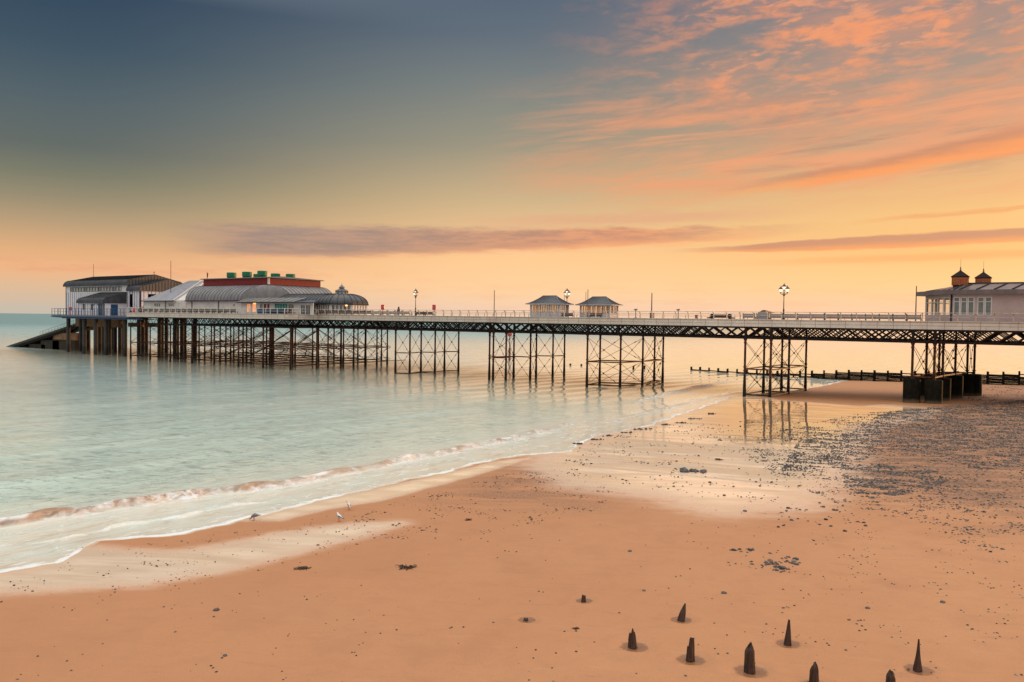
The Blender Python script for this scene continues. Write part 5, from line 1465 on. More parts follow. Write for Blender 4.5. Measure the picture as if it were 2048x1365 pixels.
# ------------------------------------------------------------------ benches
def make_bench(w, m_, slat=4, tall=.95, lean=.22):
    r = thing('bench', (0, 0, 0), 'x', 'bench'); h = w / 2
    g = MB()
    for k in range(slat):
        lo_ = .32; z = lo_ + (tall - lo_) * (k + .5) / slat; y = -.05 - lean * (z - .45)
        g.box(-h, h, y - .025, y + .025, z - (tall - lo_) / slat * .46, z + (tall - lo_) / slat * .46)
    g.build('backrest', m_, r)
    g = MB()
    for k in range(4): g.box(-h, h, .02 + k * .12, .12 + k * .12, .42, .46)
    g.build('seat', m_, r)
    for s in (-1, 1):
        g = MB(); x = s * (h - .06)
        g.bar((x, -.02, .4), (x, -.05 - lean * .55, tall + .1), .08, .07); g.box(x - .04, x + .04, -.06, .48, .36, .418); g.box(x - .04, x + .04, .38, .46, 0, .36); g.box(x - .04, x + .04, -.08, .0, 0, .36); g.build('end_frame', M_IRON, r)
    return r


n1_ = 0
pA = make_bench(2.1, M_WOODG, 5, 1.0)
for k in range(17):
    x = ax(275 + k * 11.6, -8.3, 620) + 1.1
    place(pA, k == 0, (x, -8.35, ZD + .08), 0, 'grey slatted bench in the long row before the stage end of the pavilion', 'benches before the stage end')
pB = copy_tree(pA); n1_ = 0
for k in range(8):
    x = ax(637 + k * 13.2, .5, 625) + 1.0
    place(pB, k == 0, (x, .55, ZD + .08), 0, 'grey slatted bench backing the railing before the domed end of the pavilion', 'benches before the domed bar')
pB2 = make_bench(2.0, M_WOODL, 3, .9)
for k in range(5):
    x = ax(745 + k * 15, .5, 625) + .95
    place(pB2, k == 0, (x, .55, ZD + .08), 0, 'pale open slatted bench backing the railing near the standing person', 'benches near the person')
pC = make_bench(1.95, M_WOODL, 2, 1.0, .12)
for k in range(13):
    x = ax(1486 + k * 28 * .97, .5, 635) + .95
    place(pC, k == 0, (x, .5, ZD + .02), 0, 'pale boarded bench backing the railing before the entrance building', 'pale benches near the entrance building')
pD = make_bench(2.4, M_WOODD, 3, .9)
for k, (px, y, lab) in enumerate(((839, 1.0, 'dark bench directly at the foot of the lamp with one unlit lantern'), (857, 1.2, 'dark bench between the unlit-lantern lamp and the red lifebuoy box'), (1135, 3.5, 'dark bench beside the first glazed shelter under the middle lamp'), (1192, 2.0, 'dark brown bench before the front wall of the second glazed shelter'))):
    place(pD, k == 0, (ax(px, y, 632) , y, ZD + .02), R(180) if k > 2 else 0, lab, 'dark free standing benches')
# low double bench by the third trestle
db = thing('double_bench', (ax(1442, 3.0, 635), 3.0, ZD), 'low dark back to back bench standing alone in the middle stretch of deck', 'bench')
x = db.location.x
g = MB(); g.box(x - 1.75, x + 1.75, 2.9, 3.1, ZD + .32, ZD + .86); g.build('backrest', M_WOODD, db)
for s in (-1, 1):
    g = MB(); g.box(x - 1.75, x + 1.75, 3 + s * .35 - .22, 3 + s * .35 + .22, ZD + .36, ZD + .44); g.build('seat', M_WOODD, db)
for s in (-1.45, 1.45):
    g = MB(); g.box(x + s - .18, x + s + .18, 2.75, 3.25, ZD + .86, ZD + .98); g.box(x + s - .12, x + s + .12, 2.6, 3.4, ZD, ZD + .34); g.box(x + s * 1.35 - .3, x + s * 1.35 + .3, 2.7, 3.3, ZD + .22, ZD + .4); g.build('end_frame', M_IRON, db)

# ------------------------------------------------------------------ telescopes, bins, kiosk, tables
def telescope(px, y, label):
    x = ax(px, y, 632); r = thing('telescope', (x, y, ZD), label, 'telescope', 'coin telescopes at the rail')
    g = MB(); g.lathe(x, y, [(.3, ZD), (.3, ZD + .18), (.09, ZD + .3), (.07, ZD + 1.35), (.14, ZD + 1.42)], 10); g.build('stand', mat('telescope_grey', (.2, .19, .2), .45), r, True)
    g = MB(); g.box(x - .16, x + .16, y - .1, y + .1, ZD + 1.42, ZD + 1.66); g.tube((x - .34, y, ZD + 1.6), (x + .36, y, ZD + 1.66), .09, 10, .12); g.build('head', MATS['telescope_grey'], r)
    return r


telescope(1271.5, 3.0, 'grey coin telescope just right of the second shelter')
telescope(1356.5, 3.0, 'grey coin telescope standing above the bare span before the double bench')
bn2 = thing('litter_bin', (ax(1304, 1.1, 635), 1.1, ZD), 'square grey litter bin at the foot of a bare pole', 'bin')
x = bn2.location.x; g = MB(); g.box(x - .3, x + .3, .85, 1.4, ZD, ZD + .95); g.build('body', mat('bin_grey', (.16, .15, .15), .6), bn2)
g = MB(); g.box(x - .34, x + .34, .8, 1.45, ZD + .95, ZD + 1.02); g.build('lid', M_IRON, bn2)
bn3 = thing('litter_bin', (ax(1393, .9, 635), .9, ZD), 'slim red and grey litter bin left of the low double bench', 'bin')
x = bn3.location.x; g = MB(); g.box(x - .2, x + .2, .75, 1.1, ZD, ZD + .6); g.build('body', mat('mauve_bin', (.3, .16, .17), .6), bn3)
g = MB(); g.box(x - .22, x + .22, .72, 1.13, ZD + .6, ZD + .76); g.build('lid', M_RED, bn3)
ks = thing('kiosk', (ax(1531, 3.5, 635), 3.5, ZD), 'pale grey box kiosk covered by a rumpled orange brown sheet', 'kiosk')
x = ks.location.x; g = MB(); g.box(x - 1.0, x + .7, 2.8, 4.2, ZD, ZD + 1.28); g.build('body', mat('kiosk_grey', (.4, .38, .42), .6), ks)
g = MB(); rows = []
for k in range(9):
    u = k / 8; rows.append([(x - .75 + 2.0 * u, 2.7 + 1.6 * v, ZD + 1.3 + .36 * math.sin(PI * min(1, u * 1.25 + .06)) * (.4 + .6 * math.sin(PI * (v * .8 + .1))) + .06 * math.sin(5 * u + 4 * v) - (.5 * max(0, u - .85))) for v in (0, .25, .5, .75, 1)])
g.shell(rows, .06); g.build('sheet', mat('orange_sheet', (.3, .12, .04), .7, c2=(.16, .08, .05), scale=2), ks, True)
def table(px, y, label):
    x = ax(px, y, 628); r = thing('picnic_table', (x, y, ZD), label, 'table', 'picnic tables outside the bar')
    g = MB(); g.box(x - .9, x + .9, y - .38, y + .38, ZD + .72, ZD + .78); g.build('table_top', M_WOODD, r)
    for s in (-1, 1):
        g = MB(); g.box(x - .9, x + .9, y + s * .75 - .14, y + s * .75 + .14, ZD + .42, ZD + .47); g.build('seat', M_WOODD, r)
    for s in (-.65, .65):
        g = MB(); g.bar((x + s, y - .8, ZD), (x + s, y + .25, ZD + .74), .07, .07); g.bar((x + s, y + .8, ZD), (x + s, y - .25, ZD + .74), .07, .07); g.box(x + s - .04, x + s + .04, y - .85, y + .85, ZD + .36, ZD + .42); g.build('leg', M_WOODD, r)


for k, px in enumerate((541, 553, 566, 581)): table(px, -5.2, ['dark picnic table outside the bar, nearest the blue windbreak panel', 'dark picnic table outside the bar under the left half of the teal shutter', 'dark picnic table outside the bar under the right half of the teal shutter', 'dark picnic table outside the bar, nearest the white double doors'][k])
for p0, p1, lab in ((514.5, 531.5, 'wide plain blue windbreak panel standing behind the white rail'), (532.5, 575, 'long blue windbreak panel behind the picnic tables')):
    x0, x1 = ax(p0, -4.2, 625), ax(p1, -4.2, 625); w = thing('windbreak', (x0, -4.2, ZD), lab, 'windbreak', 'blue windbreaks outside the bar')
    g = MB(); g.box(x0 + .05, x1 - .05, -4.23, -4.17, ZD + .12, ZD + 1.25); g.build('panel', M_BLUE, w)
    for x in (x0, x1):
        g = MB(); g.box(x - .04, x + .04, -4.3, -4.1, ZD, ZD + 1.3); g.build('post', M_CREAM, w)

# ------------------------------------------------------------------ person at the rail
ppx, ppy = ax(797, 1.6, 625), 1.6
pr_ = thing('person', (ppx, ppy, ZD), 'person in dark hooded coat standing at the pier rail between benches', 'person')
def skin(name, verts, edges, radii, mat_, parent, root=0, sub=2):
    me = bpy.data.meshes.new(name); o0 = base_of(parent)
    me.from_pydata(verts, edges, []); ob = bpy.data.objects.new(name, me); col.objects.link(ob); ob.parent = parent
    mo = ob.modifiers.new('skin', 'SKIN'); mo.use_smooth_shade = True
    if not me.skin_vertices: 
        bpy.context.view_layer.objects.active = ob
    for i, rr in enumerate(radii): me.skin_vertices[0].data[i].radius = rr if isinstance(rr, tuple) else (rr, rr)
    me.skin_vertices[0].data[root].use_root = True
    s = ob.modifiers.new('sub', 'SUBSURF'); s.levels = sub; s.render_levels = sub
    me.materials.append(mat_)
    return ob
M_COAT = mat('dark_coat', (.018, .012, .012), .8, c2=(.03, .02, .018), scale=4)
V = [(0, 0, .92), (0, .02, 1.2), (0, .02, 1.42), (0, .02, 1.52), (0, -.01, 1.63), (0, -.01, 1.74), (-.09, 0, .86), (-.1, -.01, .5), (-.1, .02, .1), (-.11, -.14, .05), (.09, 0, .86), (.1, -.02, .5), (.11, .02, .1), (.12, -.14, .05), (-.19, .02, 1.4), (-.27, .03, 1.12), (-.2, -.14, .98), (-.12, -.2, .98), (.19, .02, 1.4), (.27, .03, 1.12), (.2, -.14, .98), (.12, -.2, .98)]
E_ = [(0, 1), (1, 2), (2, 3), (3, 4), (4, 5), (0, 6), (6, 7), (7, 8), (8, 9), (0, 10), (10, 11), (11, 12), (12, 13), (2, 14), (14, 15), (15, 16), (16, 17), (2, 18), (18, 19), (19, 20), (20, 21)]
Rd = [.17, .17, .15, .065, .1, .08, .1, .075, .055, .045, .1, .075, .055, .045, .08, .06, .05, .04, .08, .06, .05, .04]
def ensure_skin_layer(me):
    import bmesh as _b
    b_ = _b.new(); b_.from_mesh(me); b_.verts.layers.skin.verify(); b_.to_mesh(me); b_.free()
def skin(name, verts, edges, radii, mat_, parent, root=0, sub=2):
    me = bpy.data.meshes.new(name); me.from_pydata(verts, edges, []); ensure_skin_layer(me)
    ob = bpy.data.objects.new(name, me); col.objects.link(ob); ob.parent = parent
    mo = ob.modifiers.new('skin', 'SKIN'); mo.use_smooth_shade = True
    for i, rr in enumerate(radii): me.skin_vertices[0].data[i].radius = rr if isinstance(rr, tuple) else (rr, rr)
    me.skin_vertices[0].data[root].use_root = True
    s = ob.modifiers.new('sub', 'SUBSURF'); s.levels = sub; s.render_levels = sub
    me.materials.append(mat_); return ob
skin('body', V, E_, Rd, M_COAT, pr_)
g = MB(); rings = []
for z, rx_, ry_ in ((.62, .27, .2), (.8, .26, .2), (1.1, .24, .18), (1.3, .26, .18), (1.44, .22, .15), (1.52, .11, .1)):
    rings.append([(ppx + rx_ * math.cos(2 * PI * k / 14), ppy + .01 + ry_ * math.sin(2 * PI * k / 14), ZD + z) for k in range(14)])
g.loft(rings); g.build('coat', M_COAT, pr_, True)
g = MB(); rings = []
for z, r_ in ((1.5, .12), (1.58, .145), (1.7, .15), (1.8, .11), (1.86, .04)):
    rings.append([(ppx + r_ * .9 * math.cos(2 * PI * k / 12), ppy + .04 + r_ * math.sin(2 * PI * k / 12), ZD + z) for k in range(12)])
g.loft(rings); g.build('hood', M_COAT, pr_, True)
pr_.scale = (1.25, 1.25, 1.06)

# ------------------------------------------------------------------ groyne behind the pier
M_GROYNE = mat('tarred_groyne', (.005, .0035, .003), .85, c2=(.011, .007, .005), scale=2, bump=.2, spec=.1)
gp = [(-96, 66), (-72, 58.5), (-48, 51.5), (-25, 50), (-6, 47.6), (8, 46)]
def gline(x): return float(np.interp(x, [q[0] for q in gp], [q[1] for q in gp]))
gy = thing('groyne', (-25, 50, 0), 'long dark timber groyne of posts and planks across the beach behind the pier', 'groyne')
x = -71.5; k = 0; gposts = []
while x < 8:
    y = gline(x); zb_ = float(beach_z(x, y - 1)); zt = np.interp(x, [-72, -55, -47, -36, -25, -12, -6, 2, 8], [.85, 1.0, 1.25, 2.05, 2.45, 2.95, 3.3, 3.7, 4.0])
    gposts.append((x, y, zt)); g = MB(); w = .22 + .03 * math.sin(k * 2.3)
    g.hexa([(x - w, y - w, -1.5), (x + w, y - w, -1.5), (x + w, y + w, -1.5), (x - w, y + w, -1.5)], [(x - w * .8, y - w * .8, zt + .12 * math.sin(k * 3.1)), (x + w * .8, y - w * .8, zt + .12 * math.sin(k * 1.7)), (x + w * .8, y + w * .8, zt), (x - w * .8, y + w * .8, zt)]); g.build('post', M_GROYNE, gy)
    x += 2.45; k += 1
g = MB()
for (xa, ya, za), (xb_, yb_, zb2) in zip(gposts, gposts[1:]):
    top_ = np.interp(xa, [-72, -55, -47, -40, -36, -25, -12, -6, 2, 8], [.28, .42, .8, 1.2, 1.75, 2.05, 2.55, 2.9, 3.35, 3.7])
    z = top_; q = 0
    while z > -.4:
        hgt = .24
        if not (q in (1, 2) and random.random() < .14):
            g.bar((xa, ya - .2, z - hgt / 2 + random.uniform(-.015, .015)), (xb_, yb_ - .2, z - hgt / 2 + random.uniform(-.015, .015)), .08, hgt - random.choice((.006, .008, .01, .03)))
        z -= hgt; q += 1
g.build('planking', M_GROYNE, gy)
# loose timbers standing in the water beyond its end
for px, py, lab in ((1267, 740, 'lone dark post in the water left of the groyne end, farthest out'), (1289, 739, 'small dark post in the water showing through the third trestle'), (1141, 731, 'tiny dark post tip in the sea right of the second trestle'), (1163, 732, 'tiny dark post tip in the sea just left of the third trestle')):
    x, y = gr(px, py, 0); h_ = .9 if px > 1200 else .45
    g = MB(); g.hexa([(x - .22, y - .2, -1.5), (x + .22, y - .2, -1.5), (x + .22, y + .2, -1.5), (x - .22, y + .2, -1.5)], [(x - .17, y - .15, h_), (x + .15, y - .15, h_ * .9), (x + .14, y + .15, h_), (x - .15, y + .15, h_ * .85)])
    g.bar((x - .2, y - .24, h_ * .3), (x + .3, y - .24, h_ * .34), .08, .2)
    tag(g.build('timber_post', M_GROYNE), lab, 'post', 'posts in the water')
# navigation mark seen through the second trestle
x, y = gr(1019, 721, 0)
mk = thing('marker_post', (x, y, 0), 'dark marker pole with a round red topmark standing in the sea', 'marker')
ztop = 11.4 - (math.hypot(x - 0, y + 122)) * 33 / 1593
g = MB(); g.lathe(x, y, [(.35, -2), (.33, ztop * .5), (.16, ztop * .52), (.13, ztop)], 8); g.build('pole', M_POLE, mk)
g = MB(); g.lathe(x, y, [(.1, ztop - .1), (.55, ztop + .1), (.72, ztop + .6), (.6, ztop + 1.0), (.15, ztop + 1.2)], 12); g.build('topmark', mat('faded_red', (.4, .09, .08), .6), mk, True)
# plank lying by the groyne at the frame's edge
x, y, z = ground_pt(2034, 760)
g = MB(); g.bar((x - .5, y, z + .1), (x + 3.2, y - 1.2, z + 1.3), .3, .12); g.bar((x + .9, y - .2, z), (x + .9, y - .3, z + .6), .1)
tag(g.build('gangplank', M_WOODL), 'pale sloping plank resting on the sand by the groyne', 'plank')

# ------------------------------------------------------------------ stumps of an old groyne in the near sand
M_STUMP = bpy.data.materials.new('rotten_timber'); M_STUMP.use_nodes = True
_t = NT(M_STUMP.node_tree); _b = M_STUMP.node_tree.nodes['Principled BSDF']; _p = _t.new('ShaderNodeTexCoord').outputs['Object']
_s = _t.vm('MULTIPLY', _p, (14, 14, 1.6)); _n = _t.noise(_s, 1., 5, .65); _n2 = _t.noise(_p, 3.5, 4, .6)
_c = _t.mix(_t.ss(_n, .35, .65), (.008, .005, .0035, 1), (.055, .022, .011, 1)); _c = _t.mix(_t.m('MULTIPLY', _t.ss(_n2, .5, .7), .7), _c, (.11, .042, .018, 1))
_t.put(_b.inputs['Base Color'], _c); _b.inputs['Roughness'].default_value = .6; _t.put(_b.inputs['Normal'], _t.bump(_n, .9, .03))
SL = {'stub': 'short dark timber stub, farthest back of the stumps', 'nub': 'tiny worn timber nub barely above the sand, leftmost', 'leaning': 'pointed dark stump leaning slightly right, behind the two split ones', 'split': 'dark stump split into three jagged tips, in a wet hollow',
      'stepped': 'black stump with a lower broken step on its left side', 'blunt': 'thick blunt tipped brown stump with a hollow at its foot', 'cone': 'reddish cone shaped stump behind the thick blunt one', 'rough': 'rough dark stump cut off by the bottom edge, left of the rounded one',
      'round': 'round topped stump low at the bottom edge of the beach', 'spike': 'tall reddish spike of timber, rightmost of the stumps'}
for si, ((x, y, z), (px, py, wp, hp, kind)) in enumerate(zip(STP, STUMPS)):
    dist = (Vector((x, y, z)) - CAM).length; mpp = dist / F
    r0_ = wp * mpp / 2 * .98; H = hp * mpp * 1.06
    rg = random.Random(si * 7 + 3); n_ = 20; lv = 16; rings = []
    ph = rg.uniform(0, 6); off = [rg.uniform(0, 1) for _ in range(n_)]
    vdir = math.atan2(CAM.y - y, CAM.x - x)
    for j in range(lv + 1):
        f = j / lv; ring_ = []
        for k in range(n_):
            a = 2 * PI * k / n_
            u = math.cos(a - (vdir + PI / 2))        # sideways as seen from the promenade, + = right
            if kind in ('cone', 'spike'): s = 1.02 - f * (.86 if kind == 'spike' else .78) - .12 * math.sin(PI * f) * (kind == 'spike')
            elif kind == 'leaning': s = (1 - f ** 1.8) * .85 + .16
            elif kind in ('blunt', 'rough', 'round'): s = 1.0 - .22 * f - .55 * max(0, f - .72) / .28 * max(0, f - .72) / .28
            else: s = 1.0 - .25 * f
            s *= 1 + .16 * (off[(k * 7 + 3) % n_] - .5) * (.5 + f)
            s *= 1 + .09 * math.sin(3 * a + ph) + .05 * math.sin(7 * a + ph * 2) * (1 + .4 * math.sin(f * 9))
            top = 1.0
            if kind == 'split': top = 1.0 - .28 * max(0, abs(u) - .25) - .32 * abs(math.sin(a * 2.0 + .4)) * (abs(u) > .2) + .06 * off[k]
            elif kind == 'stepped': top = (.56 if u < -.35 else 1.0) + .09 * off[k] - .18 * (u > -.35) * max(0, .45 - u) * .6
            elif kind == 'rough': top = 1 - .14 * off[k] - .16 * max(0, -u)
            elif kind in ('stub', 'nub'): top = .8 + .25 * off[k]
            elif kind in ('blunt', 'round'): top = 1 - .1 * off[k] - .05 * math.sin(a + ph)
            lean = (.22 if kind == 'leaning' else .04 * math.sin(ph)) * f * H
            rr = r0_ * s
            ring_.append((x + rr * math.cos(a) + lean * _r0.x, y + rr * math.sin(a) + lean * _r0.y, z - .35 * (j == 0) + (H * f * top if j else 0) - .06))
        rings.append(ring_)
    cx_ = sum(p[0] for p in rings[-1]) / n_; cy_ = sum(p[1] for p in rings[-1]) / n_; cz_ = sum(p[2] for p in rings[-1]) / n_
    rings.append([((p[0] + cx_) / 2, (p[1] + cy_) / 2, p[2] * .6 + cz_ * .4 - (.05 if kind in ('split', 'stepped') else 0)) for p in rings[-1]])
    root = Vector((x, y, z))
    g = MB(); g.loft(rings); ob = g.build('stump', M_STUMP, None, kind in ('cone', 'spike', 'leaning'))
    ob.data.transform(Matrix.Translation(-root)); ob.location = root
    tag(ob, SL[kind], 'stump', 'stumps of an old groyne')

# ------------------------------------------------------------------ gulls
M_GULLW = mat('gull_white', (.75, .73, .72), .6); M_GULLG = mat('gull_grey', (.2, .22, .25), .6); M_GULLL = mat('gull_leg', (.4, .1, .04), .5); M_GULLD = mat('gull_dark', (.1, .1, .11), .6)
def gull(px, py, yaw, pose, label, bodym):
    x, y, z = ground_pt(px, py); z = max(z, .0)
    r = thing('gull', (x, y, z), label, 'gull', 'gulls at the water\'s edge'); r.rotation_euler = (0, 0, yaw)
    # spine from tail to beak, local +x forward
    if pose == 'feed': sp = [(-.3, .3, .01), (-.22, .29, .05), (-.1, .27, .085), (.02, .25, .09), (.11, .2, .065), (.17, .12, .04), (.21, .08, .042), (.25, .06, .03), (.28, .04, .008)]
    elif pose == 'preen': sp = [(-.26, .24, .01), (-.2, .26, .05), (-.08, .28, .09), (.04, .3, .09), (.1, .34, .06), (.09, .39, .04), (.06, .41, .045), (.02, .4, .03), (-.03, .38, .01)]
    else: sp = [(-.32, .24, .01), (-.22, .26, .045), (-.1, .28, .085), (.02, .31, .09), (.09, .36, .065), (.11, .42, .042), (.14, .45, .05), (.18, .45, .03), (.22, .44, .008)]
    g = MB(); rings = []
    for i, (a, h_, rr) in enumerate(sp):
        p0 = Vector((sp[max(0, i - 1)][0], 0, sp[max(0, i - 1)][1])); p1 = Vector((sp[min(len(sp) - 1, i + 1)][0], 0, sp[min(len(sp) - 1, i + 1)][1])); d = (p1 - p0).normalized(); up_ = d.cross(Vector((0, 1, 0))) * -1
        rings.append([tuple(Vector((a, 0, h_)) + Vector((0, 1, 0)) * rr * .85 * math.cos(2 * PI * k / 12) + up_ * rr * math.sin(2 * PI * k / 12)) for k in range(12)])
    g.loft(rings)
    me_ = g
    ob = g.build('body', bodym, None, True); ob.parent = r
    for s in (-1, 1):
        w = MB(); w.loft([[(a, s * (b_ + dy), zz) for a, b_, zz in ring_] for dy, ring_ in ((0, [(-.34, .02, .27), (-.2, .055, .33), (.02, .07, .36), (.06, .075, .3), (-.1, .07, .26)]), (.018, [(-.34, .02, .27), (-.2, .055, .325), (.02, .07, .35), (.055, .075, .3), (-.1, .07, .265)]))]); ob = w.build('wing', M_GULLG, None); ob.parent = r
        w = MB(); w.tube((0, s * .035, .24), (.01, s * .04, .1), .012, 6); w.tube((.01, s * .04, .1), (-.005, s * .04, .0), .01, 6); w.box(-.02, .07, s * .04 - .025, s * .04 + .025, -.01, .008); ob = w.build('leg', M_GULLL, None); ob.parent = r
    e = sp[-2]; f_ = sp[-1]; w = MB(); w.tube((e[0], 0, e[1]), (f_[0] + (f_[0] - e[0]) * .6, 0, f_[1] + (f_[1] - e[1]) * .6), .014, 6, .004); ob = w.build('beak', M_GULLL, None); ob.parent = r
    w = MB(); a0_ = sp[0]; w.box(a0_[0] - .1, a0_[0] + .05, -.03, .03, a0_[1] - .012, a0_[1] + .012); ob = w.build('tail', M_GULLD if pose != 'preen' else M_GULLW, None); ob.parent = r
    r.scale = (1.05,) * 3
    return r
gull(508, 1041, R(180 + 25), 'feed', 'grey gull stooping to feed in the foam at the water edge', M_GULLG)
gull(678, 1044, R(150 + 25), 'stand', 'white gull with grey wings and dark tail standing on the sand', M_GULLW)
gull(698, 1020, R(120 + 25), 'preen', 'small white gull with its head tucked, farther up the beach', M_GULLW)

# ------------------------------------------------------------------ weed and stones on the beach
M_WEED = mat('wet_weed', (.02, .012, .007), .5, c2=(.07, .028, .01), scale=12)
M_STONE = mat('wet_flint', (.045, .045, .05), .5, c2=(.1, .085, .075), scale=6, bump=.3)
def rock_verts(rg, r, flat=.55, n=1):
    """low faceted pebble from an icosahedron with shifted corners"""
    t_ = (1 + 5 ** .5) / 2; base_ = [(-1, t_, 0), (1, t_, 0), (-1, -t_, 0), (1, -t_, 0), (0, -1, t_), (0, 1, t_), (0, -1, -t_), (0, 1, -t_), (t_, 0, -1), (t_, 0, 1), (-t_, 0, -1), (-t_, 0, 1)]
    return [tuple(c / 1.9 * r * rg.uniform(.75, 1.2) * (flat if i == 2 else 1) for i, c in enumerate(v)) for v in base_]
ICO = [(0, 11, 5), (0, 5, 1), (0, 1, 7), (0, 7, 10), (0, 10, 11), (1, 5, 9), (5, 11, 4), (11, 10, 2), (10, 7, 6), (7, 1, 8), (3, 9, 4), (3, 4, 2), (3, 2, 6), (3, 6, 8), (3, 8, 9), (4, 9, 5), (2, 4, 11), (6, 2, 10), (8, 6, 7), (9, 8, 1)]
def weed(px, py, wpx, label, tall=.1):
    x, y, z = ground_pt(px, py); dist = (Vector((x, y, z)) - CAM).length; w = wpx * dist / F / 2; rg = random.Random(int(px))
    g = MB()
    for k in range(46):
        a = rg.uniform(0, 2 * PI); q = rg.random() ** .6; cx_, cy_ = x + w * q * math.cos(a) * _r0.x * 1 + w * .5 * q * math.sin(a) * _f0.x, y + w * q * math.cos(a) * _r0.y + w * .5 * q * math.sin(a) * _f0.y
        b_ = rg.uniform(0, 2 * PI); l = w * rg.uniform(.2, .6); p0 = Vector((cx_, cy_, z + rg.uniform(0, tall * .4)))
        p1 = p0 + Vector((l * math.cos(b_), l * math.sin(b_), rg.uniform(0, tall))); p2 = p1 + Vector((l * .7 * math.cos(b_ + .7), l * .7 * math.sin(b_ + .7), -rg.uniform(0, tall)))
        tw = w * rg.uniform(.06, .16); g.bar(p0, p1, tw, .4 * tw); g.bar(p1, p2, tw * .8, .3 * tw)
    ob = g.build('seaweed', M_WEED); root = Vector((x, y, z)); ob.data.transform(Matrix.Translation(-root)); ob.location = root
    tag(ob, label, 'seaweed', 'washed up seaweed clumps')
weed(605, 1138, 26, 'thin dark seaweed strand left of the thicker clump on open sand', .06)
weed(815, 1136, 30, 'thick dark brown seaweed clump on open smooth sand', .1)
weed(937, 1041, 12, 'small reddish seaweed scrap among the grit above the gulls', .08)
weed(1152, 1258, 12, 'flat dark seaweed scrap between the timber nub and the stumps', .04)
weed(1437, 920, 14, 'small brown weed scrap on the shining wet sand under the pier reflections', .08)
def heap(px, py, wpx, n_, size, label, name='stone_heap', grp=None, m_=None, cat='stones', deep=.35):
    x, y, z = ground_pt(px, py); dist = (Vector((x, y, z)) - CAM).length; w = wpx * dist / F / 2; rg = random.Random(int(px * 3 + py))
    g = MB()
    for k in range(n_):
        a = rg.gauss(0, .5) * w; b_ = rg.gauss(0, .5) * w * deep; r_ = size * (.3 + 1.1 * rg.random() ** 2)
        cx_, cy_ = x + a * _r0.x + b_ * _f0.x, y + a * _r0.y + b_ * _f0.y; zz = max(0.0, float(beach_z(cx_, cy_)))
        g.add([(cx_ + p[0], cy_ + p[1], zz + p[2] + r_ * .2) for p in rock_verts(rg, r_, .8)], ICO)
    ob = g.build(name, m_ or M_STONE); root = Vector((x, y, z)); ob.data.transform(Matrix.Translation(-root)); ob.location = root
    tag(ob, label, cat, grp)
def stone(px, py, wpx, label):
    x, y, z = ground_pt(px, py); dist = (Vector((x, y, z)) - CAM).length; r_ = wpx * dist / F / 2; rg = random.Random(int(px * 5 + py))
    g = MB(); g.add([(p[0], p[1], p[2] + r_ * .15) for p in rock_verts(rg, r_, .5)], ICO); ob = g.build('stone', M_STONE); ob.location = (x, y, z); tag(ob, label, 'stone', 'single stones on the sand')
stone(433, 1221, 13, 'flat grey stone alone on the sand at lower left')
stone(450, 1312, 9, 'small dark stone at the bottom left, below the flat grey one')
stone(1260, 1103, 9, 'small dark stone alone, left of the scattered stone patch')
stone(1448, 1187, 11, 'dark flat stone between the stone patch and the cone stump')
stone(1885, 1205, 10, 'dark upright pebble alone on clear sand at the right')
stone(1490, 1023, 9, 'round dark stone on the shining sand edge')
stone(1288, 1182, 8, 'small dark pebble above the split stump')
stone(1735, 1217, 9, 'dark pebble right of the middle, above the reddish spike')
heap(1390, 944, 40, 12, .26, 'small heap of dark stones on the shining wet sand', 'stone_heap', None, None, 'stone heap')
for k, (px, py, w_) in enumerate(((1283, 859, 46), (1222, 872, 34), (1255, 866, 30), (1192, 880, 24), (1335, 850, 24), (1362, 846, 22), (1390, 838, 20), (1425, 828, 14), (1156, 889, 16))):
    heap(px, py, w_, 20, .13, ['longest dark ledge of weedy rocks on the water edge', 'dark weedy rocks at a foamy tongue of water', 'small dark rocks between two longer ledges', 'scattered dark rocks beside white foam', 'low dark rocks on the wet shine near the trestle', 'pair of dark rocks on wet sand left of the reflections', 'dark rock cluster nearest the reflecting trestle', 'tiny dark rock where the last wave thins out', 'tiny rocks at the tip of the foam, lowest on the beach edge'][k], 'shore_rocks' if False else 'rock_ledge', 'rocks along the water edge', M_WEED, 'rocks', .45)

def scatter(name, label, npts, pick, m_, rmin, rmax, seed, flat=.6):
    """loose stones: one object, nobody could count them"""
    rg = random.Random(seed); VS = []; FS = []; cnt = 0
    protos = [rock_verts(rg, 1., flat) for _ in range(24)]
    while cnt < npts:
        q = pick(rg)
        if q is None: continue
        x, y, s = q; z = float(beach_z(x, y)); r_ = s * rg.uniform(rmin, rmax); P = protos[rg.randrange(24)]; a = rg.uniform(0, 6.28); ca, sa = math.cos(a), math.sin(a); o = len(VS)
        VS += [(x + r_ * (p[0] * ca - p[1] * sa), y + r_ * (p[0] * sa + p[1] * ca), z + r_ * (p[2] + .1)) for p in P]; FS += [(i + o, j + o, k + o) for i, j, k in ICO]; cnt += 1
    me = bpy.data.meshes.new(name); me.from_pydata(VS, [], FS); me.materials.append(m_); ob = bpy.data.objects.new(name, me); col.objects.link(ob)
    tag(ob, label, None, None, 'stuff'); return ob


M_SHING = bpy.data.materials.new('shingle_flint'); M_SHING.use_nodes = True
_t = NT(M_SHING.node_tree); _b = M_SHING.node_tree.nodes['Principled BSDF']; _g = _t.new('ShaderNodeNewGeometry').outputs['Random Per Island']
_t.put(_b.inputs['Base Color'], _t.ramp(_g, [(0, (.014, .013, .013, 1)), (.4, (.045, .043, .045, 1)), (.7, (.1, .094, .09, 1)), (.88, (.12, .07, .045, 1)), (1, (.26, .23, .2, 1))])); _b.inputs['Roughness'].default_value = .55; _b.inputs['Specular IOR Level'].default_value = .25


